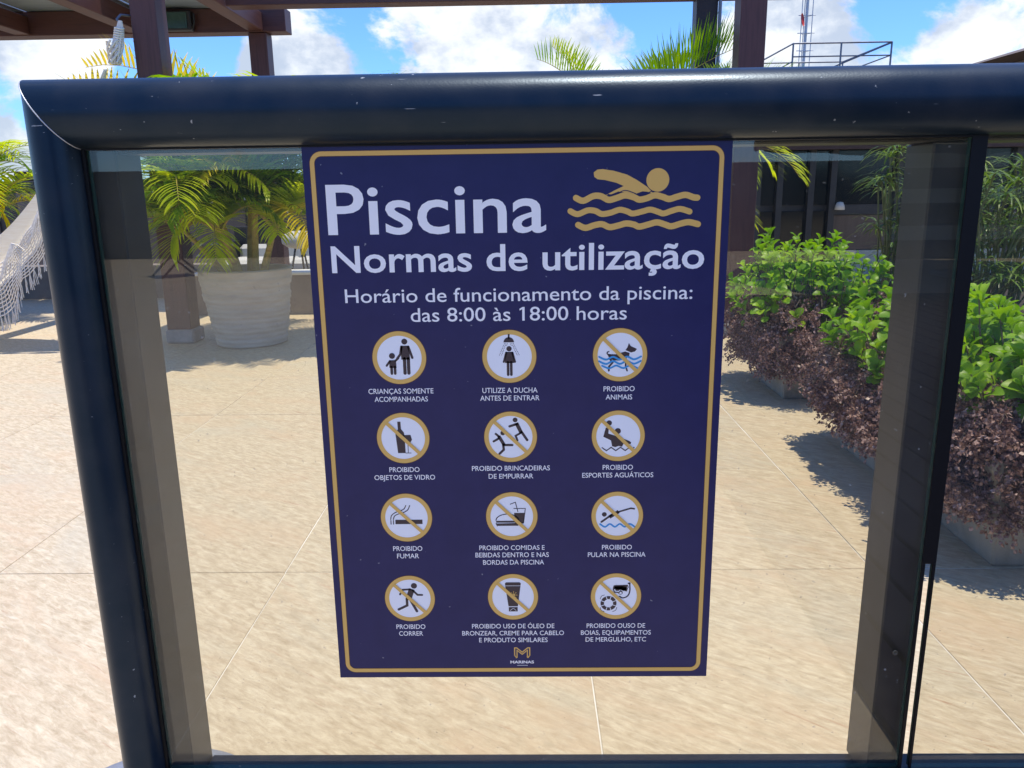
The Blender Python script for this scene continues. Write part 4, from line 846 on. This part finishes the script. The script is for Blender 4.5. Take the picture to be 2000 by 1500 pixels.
def trailing(label, loc, hx, hy, z0, z1, n, seedv):
    rnd = np.random.default_rng(seedv)
    s_ = thing('trailing_plant', label, 'plant', loc, group='purple trailing plants in the concrete planters')
    # sprigs growing outwards through a bulging cushion that spills over the rim; each carries its own small leaves
    ns_ = n//46; m_ = 46
    th = rnd.uniform(0, 2*np.pi, ns_); ph = np.arcsin(rnd.uniform(-0.97, 0.99, ns_)); pw = 0.68
    lump = 1 + .06*np.sin(3*th+seedv) + .06*np.sin(7*th+5*ph+seedv) + .05*np.sin(13*th+9*ph)
    cp = np.where(ph < 0, np.cos(ph)**.22, np.cos(ph)**.55)
    zc, hz = (z0+z1)/2, (z1-z0)/2
    O = np.stack([np.sign(np.cos(th))*np.abs(np.cos(th))**pw*cp*hx*lump, np.sign(np.sin(th))*np.abs(np.sin(th))**pw*cp*hy*lump, zc+np.sin(ph)*hz*lump], 1)
    O *= np.array([1,1,1]); ctr = np.array([0,0,zc]); rr_ = rnd.uniform(.86, 1.03, ns_)[:,None]
    tip = ctr + (O-ctr)*rr_
    rootp = ctr + (tip-ctr)*.80 + rnd.normal(0,.012,(ns_,3)); rootp[:,2] += .02
    t = np.tile(np.linspace(.05,1,m_), ns_)[:,None]; A_ = np.repeat(rootp, m_, 0); B_ = np.repeat(tip, m_, 0)
    ax = B_-A_; ax /= np.linalg.norm(ax, axis=1)[:,None]; q_ = np.cross(ax, rnd.normal(size=ax.shape)); q_ /= np.linalg.norm(q_, axis=1)[:,None]
    sag = np.repeat(rnd.uniform(0,.03,ns_), m_)[:,None]*t**2
    P = A_ + (B_-A_)*t + q_*(.008*rnd.random((len(t),1))+.003); P[:,2] -= sag[:,0]; n = len(P); X, Y, Z = P[:,0], P[:,1], P[:,2]
    dirs = q_*.9 + ax*.6
    d = dirs + rnd.normal(0,.35,size=(n,3)); d /= np.linalg.norm(d, axis=1)[:,None]
    u = np.cross(d, rnd.normal(size=(n,3))); u /= np.linalg.norm(u, axis=1)[:,None]
    Ls = rnd.uniform(.008, .016, n)[:,None]; Ws = Ls*.40
    V = np.concatenate([P, P+d*Ls*.5+u*Ws, P+d*Ls, P+d*Ls*.5-u*Ws], 1).reshape(-1, 3)
    me = bpy.data.meshes.new('foliage'); me.vertices.add(4*n); me.vertices.foreach_set('co', V.ravel().astype(np.float32))
    me.loops.add(4*n); me.loops.foreach_set('vertex_index', np.arange(4*n, dtype=np.int32)); me.polygons.add(n); me.polygons.foreach_set('loop_start', np.arange(0, 4*n, 4, dtype=np.int32)); me.polygons.foreach_set('loop_total', np.full(n, 4, dtype=np.int32))
    me.materials.append(M['purple']); me.update(calc_edges=True); me.validate()
    o = link('foliage', me, s_); tag(o, kind='stuff')
    # stems inside, dark and twiggy
    k = MB(); rr = random.Random(seedv)
    for i in range(170):
        a = rr.uniform(0, 6.28); f = rr.uniform(.35,.62); c_, s2 = math.cos(a), math.sin(a)
        x = math.copysign(abs(c_)**pw, c_); y = math.copysign(abs(s2)**pw, s2); zz = rr.uniform(z0+.05, z1-.03)
        k.tube([(x*hx*f, y*hy*f, max(z0+.06, z1-.12)), (x*hx*.8, y*hy*.8, (zz+z1-.06)/2+.03), (x*hx*.96, y*hy*.96, zz)], .0014, 3, caps=False)
    k.build('stems', M['twig'], s_); return s_
k = MB()
def planter_mesh():
    k = MB(); rings = [(.198,0),(.205,.010),(.222,.10),(.258,.25),(.272,.28),(.272,.305),(.242,.305),(.236,.26)]
    def rs(r, z, c=.03): return [(x*r, y*r, z) for x, y in ((-1,-1+c),(-1+c,-1),(1-c,-1),(1,-1+c),(1,1-c),(1-c,1),(-1+c,1),(-1,1-c))]
    vs = []
    for r, z in rings: vs += rs(r, z)
    k.add(vs, [(8*j+a, 8*j+(a+1)%8, 8*j+8+(a+1)%8, 8*j+8+a) for j in range(len(rings)-1) for a in range(8)]); k.add(rs(.198,0), [tuple(range(8))[::-1]])
    return k
pl = [('farthest weathered concrete planter, half hidden under purple foliage', 1.382, 2.735, 'far'), ('middle weathered concrete planter of the row beside the paving', 1.382, 1.650, 'middle'), ('nearest weathered concrete planter at the right, its tapered foot bare', 1.382, 1.080, 'near')]
first = None
for i, (lab, x, y, w) in enumerate(pl):
    if first is None:
        p = first = thing('concrete_planter', lab, 'planter', (x, y, 0), group='concrete planters in a row')
        planter_mesh().build('box', M['concrete'], p); sk = MB(); sk.box(-.234, .234, -.234, .234, .22, .275); sk.build('soil', M['soil'], p)
    else:
        p = copy_thing(first); p.location = (x, y, 0); p['label'] = lab
    p.rotation_euler.z = R((0, 2, -1)[i])
shrub('bright green round-leaved shrub in the farthest concrete planter', (1.30, 2.735, 0), .33, .33, .34, .755, 3, 150)
shrub('bright green round-leaved shrub in the middle planter behind the glass joint', (1.37, 1.65, 0), .31, .33, .34, .645, 4, 130)
shrub('bright green round-leaved shrub in the nearest planter at the right edge', (1.40, 1.080, 0), .32, .31, .34, .69, 8, 140)
trailing('purple-brown small-leaved plant spilling over the farthest planter', (1.382, 2.735, 0), .39, .37, .09, .49, 60000, 1)
trailing('purple-brown small-leaved plant spilling over the middle planter', (1.382, 1.65, 0), .375, .38, .10, .45, 66000, 2)
trailing('purple-brown small-leaved plant spilling over the nearest planter', (1.382, 1.080, 0), .38, .35, .12, .455, 72000, 3)

# umbrella sedge clumps behind the planters, in a long dark bed
bed = thing('planter_bed', 'long low dark planting bed behind the concrete planters', 'planting bed', (2.60, 3.1, 0))
for b in ((-.7,.7,-1.5,-1.44,0,.30),(-.7,.7,1.44,1.5,0,.30),(-.7,-.64,-1.44,1.44,0,.30),(.64,.7,-1.44,1.44,0,.30)): boxo('bed_wall', M['black_wall'], bed, *b)
boxo('soil', M['soil'], bed, -.639, .639, -1.439, 1.439, 0.02, .26)
def sedge(label, loc, stems_n, spread, hmin, hmax, seedv):
    rnd = random.Random(seedv); s_ = thing('umbrella_sedge', label, 'plant', loc, group='spiky leaved plants behind the planters')
    for i in range(stems_n):
        bx, by = rnd.uniform(-spread*.4,spread*.4), rnd.uniform(-spread*.4,spread*.4); hh = rnd.uniform(hmin, hmax); tx, ty = bx+rnd.uniform(-spread,spread), by+rnd.uniform(-spread,spread)
        k = MB(); k.tube([(bx,by,0),((bx*1.3+tx*.7)/2,(by*1.3+ty*.7)/2,hh*.6),(tx,ty,hh)], .0045, 5, mi=1)
        st_ = k.build('stem', [M['umbrella_leaf'], M['stem_green']], s_)
        k = MB(); nl = rnd.randint(11,17)
        for j in range(nl):
            a = 2*math.pi*j/nl+rnd.uniform(-.15,.15); ll = rnd.uniform(.12,.21); el = rnd.uniform(.0,.7); d = Vector((math.cos(a)*math.cos(el), math.sin(a)*math.cos(el), math.sin(el))); p = Vector((tx,ty,hh)); side = Vector((-math.sin(a),math.cos(a),0))
            vs = []
            for q, w in enumerate((.4,1,.95,.6,.05)):
                vs += [p-side*w*.0055, p+side*w*.0055]; d = (d+Vector((0,0,-.16-.07*q))).normalized(); p = p+d*ll/4
            k.add(vs, [(2*q,2*q+1,2*q+3,2*q+2) for q in range(4)], 0, True)
        k.build('leaf_whorl', M['umbrella_leaf'], st_)
    return s_
sedge('spiky sedge clump seen right of the glass joint, nearest of its kind', (2.10, 2.70, .2), 40, .24, .30, .80, 1)
sedge('spiky sedge clump at the right edge, taller and further back', (2.45, 3.15, .2), 40, .28, .35, .90, 2)
sedge('spiky sedge clump seen just left of the glass joint', (2.02, 3.42, .2), 34, .16, .25, .95, 3)

# ------------------------------------------------------------------ walls and furniture at the back of the terrace
def wall(name, label, x0, x1, y0, y1, h, m, cop=None, copm='coping', group=None):
    w = thing(name, label, 'wall', ((x0+x1)/2, (y0+y1)/2, 0), group=group); hx, hy = (x1-x0)/2, (y1-y0)/2
    boxo('body', M[m], w, -hx, hx, -hy, hy, 0, h)
    if cop: boxo('coping', M[copm], w, -hx-.015, hx+.015, -hy-.015, hy+.015, h+.0005, h+cop, c=.004)
    return w
wall('low_wall', 'low brown rendered wall with white coping right of the whitish pot', -2.62, 1.1, 5.32, 5.55, .318, 'wall_brown', .022)
wall('low_wall', 'low brown rendered wall left of the pergola post, set further back', -6.5, -2.95, 6.50, 6.7, .31, 'wall_brown')
bw = thing('boundary_wall', 'black boundary wall with grey panels at the back of the terrace', 'wall', (0, 9.0, 0))
boxo('body', M['black_wall'], bw, -13, 13, 0.03, .25, 0, 1.06)
boxo('coping', M['black_wall'], bw, -13, 13, -.04, .30, 1.0605, 1.15, c=.01)
for i in range(18):
    x = -6.28 - 1.55*3 + i*1.55
    boxo('panel', M['grey_panel'], bw, x, x+1.28, 0.0, .029, .12, 1.01, c=.004)
eq = thing('rooftop_box', 'small dark metal box standing on the boundary wall', 'equipment box', (-6.1, 9.12, 1.15))
boxo('case', M['black_wall'], eq, -.17, .16, -.12, .12, 0, .10, c=.012); boxo('lid', M['black_wall'], eq, -.18, .17, -.13, .13, .1005, .115, c=.004); boxo('door', M['grey_panel'], eq, .02, .14, -.127, -.1205, .012, .09)
# outdoor sofa with white cushions
sf = thing('outdoor_sofa', 'black framed outdoor sofa with white cushions beyond the whitish pot', 'sofa', (-1.95, 7.1, 0))
for b in ((-1.1,1.1,-.4,-.34,.12,.20),(-1.1,1.1,.36,.42,.12,.62),(-1.1,-1.04,-.34,.36,.12,.48),(1.04,1.1,-.34,.36,.12,.48)): boxo('frame_rail', M['sofa_black'], sf, *b, c=.006)
for z in (.27,.36,.45): boxo('arm_slat', M['sofa_black'], sf, 1.0, 1.035, -.34, .36, z, z+.03)
for x in (-1.05, 1.05):
    for y in (-.36, .38): boxo('leg', M['sofa_black'], sf, x-.03, x+.03, y-.03, y+.03, 0, .119)
for x in (-1.02, -.34, .34): boxo('seat_cushion', M['cushion'], sf, x, x+.66, -.33, .22, .201, .32, c=.035)
for x in (-1.02, -.34, .34): boxo('back_cushion', M['cushion'], sf, x, x+.66, .225, .355, .205, .44, c=.04)
lt = thing('side_lamp', 'white rounded lamp on thin black legs by the sofa', 'lamp', (-1.98, 6.1, 0))
k = MB(); k.lathe([(.02,.0),(.10,.015),(.15,.05),(.155,.09),(.13,.13),(.07,.155),(.0001,.16)], 28); k.build('shade', M['cushion'], lt, (0,0,.47))
for a in (90, 210, 330): k = MB(); k.tube([(math.cos(R(a))*.15, math.sin(R(a))*.15, 0), (math.cos(R(a))*.04, math.sin(R(a))*.04, .475)], .009, 6); k.build('leg', M['sofa_black'], lt)
ch = None
# ------------------------------------------------------------------ pavilion on the right
pv = thing('pavilion', 'dark glazed terrace pavilion behind the planters with maroon fascia', 'building', (6.2, 7.3, 0))
ox_, oy_ = 6.2, 7.3
def pb(name, m, x0, x1, y0, y1, z0, z1, c=None, parent=None): return boxo(name, M[m], parent or pv, x0-ox_, x1-ox_, y0-oy_, y1-oy_, z0, z1, c=c)
pb('wall', 'black_wall', 2.35, 12, 7.45, 11.5, 0, 1.80)
pb('roof', 'black_wall', 2.20, 12.2, 7.0, 11.7, 1.801, 1.88, .01)
pb('fascia', 'fascia', 2.30, 12.1, 7.20, 7.30, 1.30, 1.72)
xw = 2.40
for i, (w_, kind) in enumerate(((.22,'n'),(.32,'n'),(.22,'n'),(.66,'w'),(.28,'n'),(.9,'w'),(.9,'w'),(.9,'w'),(.9,'w'),(.9,'w'))):
    x1 = xw+w_
    pb('mullion', 'black_wall', xw-.03, xw+.03, 7.36, 7.449, 0.0, 1.62)
    f = pb('window', 'window', xw+.031, x1-.031, 7.42, 7.448, .76, 1.60)
    if kind == 'w':
        pb('transom', 'black_wall', xw+.031, x1-.031, 7.40, 7.448, .66, .759)
        pb('panel', 'brown_panel', xw+.031, x1-.031, 7.42, 7.448, .30, .655, .003)
        pb('panel', 'pale_panel', xw+.031, x1-.031, 7.40, 7.448, .04, .295, .003)
    else: pb('window', 'window', xw+.031, x1-.031, 7.42, 7.448, .05, .70)
    xw = x1
pb('sill', 'pale_panel', 3.1, 3.9, 7.1, 7.35, .0, .035)
wl_ = thing('wall_lamp', 'small white wall lamp on the pavilion front', 'lamp', (3.23, 7.33, .74))
k = MB(); k.lathe([(.0001,.05),(.03,.045),(.045,.01),(.05,-.03),(.0001,-.03)], 16); k.build('shade', M['cushion'], wl_); boxo('arm', M['black_wall'], wl_, -.01, .01, 0.02, .11, -.005, .01)
# brown roof corner further right
rf = thing('hip_roof_house', 'brown sloping roof corner rising over the rail at the far right', 'roof', (9.75, 12.5, 0))
k = MB(); k.add([(-1.78,-.6,3.0),(6,-.6,3.0),(6,5,3.0),(-1.78,5,3.0),(1.6,1.4,3.95),(6,1.4,3.95),(6,3.0,3.95),(1.6,3.0,3.95)], [(0,1,5,4),(1,2,6,5),(2,3,7,6),(3,0,4,7),(4,5,6,7),(3,2,1,0)]); k.build('roof', M['roof_brown'], rf)
boxo('wall', M['wall_brown'], rf, -1.2, 5.6, 0, 4.6, 0.0, 2.995)
# metal stair railing on a roof
rl = thing('roof_railing', 'thin grey metal railing with a sloping end on the far roof', 'railing', (5.4, 14, 0))
def rp(a, b, r=.016): 
    k = MB(); k.tube([a, b], r, 6); return k
top = 3.40
for y in (0, 2.2):
    rp((-.62,y,top),(1.10,y,top)).build('top_bar', M['rail_metal'], rl); rp((-.62,y,top-.22),(1.10,y,top-.22),.012).build('mid_bar', M['rail_metal'], rl); rp((-.62,y,top-.44),(1.10,y,top-.44),.012).build('mid_bar', M['rail_metal'], rl)
    rp((-.62,y,top),(-1.9,y,top-.66)).build('sloping_bar', M['rail_metal'], rl); rp((-.62,y,top-.3),(-1.7,y,top-.86),.012).build('sloping_bar', M['rail_metal'], rl)
    for x in (-.62, .22, 1.10): rp((x,y,top-1.0),(x,y,top)).build('post', M['rail_metal'], rl)
    rp((-1.2,y,top-1.0),(-1.2,y,top-.3)).build('post', M['rail_metal'], rl)
for z in (top, top-.22): rp((1.10,0,z),(1.10,2.2,z),.012).build('end_bar', M['rail_metal'], rl)
rp((1.08,0,top-.02),(-.2,0,top-.52),.014).build('sloping_bar', M['rail_metal'], rl)
rb = thing('roof_building', 'low dark roof block carrying the metal railing', 'building', (6.0, 15, 0)); boxo('block', M['wall_brown'], rb, -2.2, 3.2, -1.2, 3, 0, 2.40)
# antenna mast
ms = thing('antenna_mast', 'slim white lattice antenna mast with a red dish', 'mast', (8.65, 25, 0))
k = MB()
for (x, y) in ((-.16,0),(.16,0),(0,.26)): k.tube([(x,y,0),(x,y,9)], .014, 5)
k.tube([(.0,.08,0),(.02,.08,9)], .045, 6); k.build('legs', M['mast_white'], ms)
for i in range(17):
    z = .5+i*.5; k = MB(); k.tube([(-.26,0,z),(.26,0,z)], .012, 5); k.tube([(-.16,0,z),(0,.26,z)], .009, 4); k.tube([(.16,0,z),(0,.26,z)], .009, 4); k.build('crosspiece', M['mast_white'], ms)
k = MB(); k.lathe([(.0001,0),(.07,.01),(.12,.03),(.13,.05)], 20); o = k.build('dish', M['red'], ms, (-.2,-.1,5.85)); o.rotation_euler = (R(80),0,R(50)); o.scale = (.8,1.5,1)

# ------------------------------------------------------------------ what stands behind the camera and shows in the glass
rw = wall('rear_wall', 'long dark wall on the pool side, reflected in the glass', -13, 13, -11.6, -11.35, 1.26, 'black_wall', .06, 'black_wall')
dk = thing('timber_deck', 'dark slatted timber deck on the pool side, reflected in the glass', 'deck', (0.635, -3.2, 0))
for i in range(26): boxo('board', M['dark_wood'], dk, i*.125, i*.125+.113, -2.8, 3.0, .0005, .022, c=.003)
pa = thing('parasol', 'dark green parasol on the pool side, reflected in the glass', 'parasol', (4.7, -7.4, 0))
k = MB(); k.tube([(0,0,0),(0,0,2.15)], .025, 10); k.build('pole', M['rail_metal'], pa)
k = MB(); vs = [(0,0,2.2)]
for i in range(48):
    a = 2*math.pi*i/48; r = 2.35*(1-.05*abs(math.sin(4*a))); vs.append((r*math.cos(a), r*math.sin(a), 1.60-.05*abs(math.sin(4*a))))
for i in range(48): vs.append((vs[1+i][0], vs[1+i][1], vs[1+i][2]-.22-.03*math.sin(i*1.3)))
k.add(vs, [(0,1+i,1+(i+1)%48) for i in range(48)]+[(1+i,49+i,49+(i+1)%48,1+(i+1)%48) for i in range(48)], 0, True); k.build('canopy', M['canvas'], pa)
boxo('base', M['concrete'], pa, -.3, .3, -.3, .3, 0, .06, c=.01)
kb = thing('pool_bar', 'low pool bar with pale horizontal bands, reflected in the glass', 'building', (6.3, -9.6, 0))
boxo('body', M['black_wall'], kb, -1.6, 3.5, -.8, .0, 0, 1.55)
for z in (.25,.72,1.16): boxo('band', M['pale_panel'], kb, -1.6, 3.5, 0.001, .05, z, z+.18)
for x in (-.9,.1,1.1,2.1): boxo('shutter', M['window'], kb, x, x+.5, .001, .02, .46, .70)
# folding chair with crossed legs just behind the camera's right
fc = thing('folding_stool', 'dark folding stool with crossed legs near the glass on the pool side', 'stool', (1.72, -1.50, 0), R(8), 'folding stools on the pool side')
for y in (-.2, .2):
    k = MB(); k.tube([(-.24,y,0),(.24,y,.46)], .014, 6); k.build('leg', M['sofa_black'], fc)
    k = MB(); k.tube([(.24,y*.9,0),(-.24,y*.9,.46)], .014, 6); k.build('leg', M['sofa_black'], fc)
k = MB(); k.box(-.25,.25,-.21,.21,.455,.47); k.build('seat', M['sofa_black'], fc)
f2 = copy_thing(fc); f2.location = (-4.2, -8.6, 0); f2.rotation_euler.z = R(-40); f2['label'] = 'dark folding stool far off beside the rear wall on the pool side'
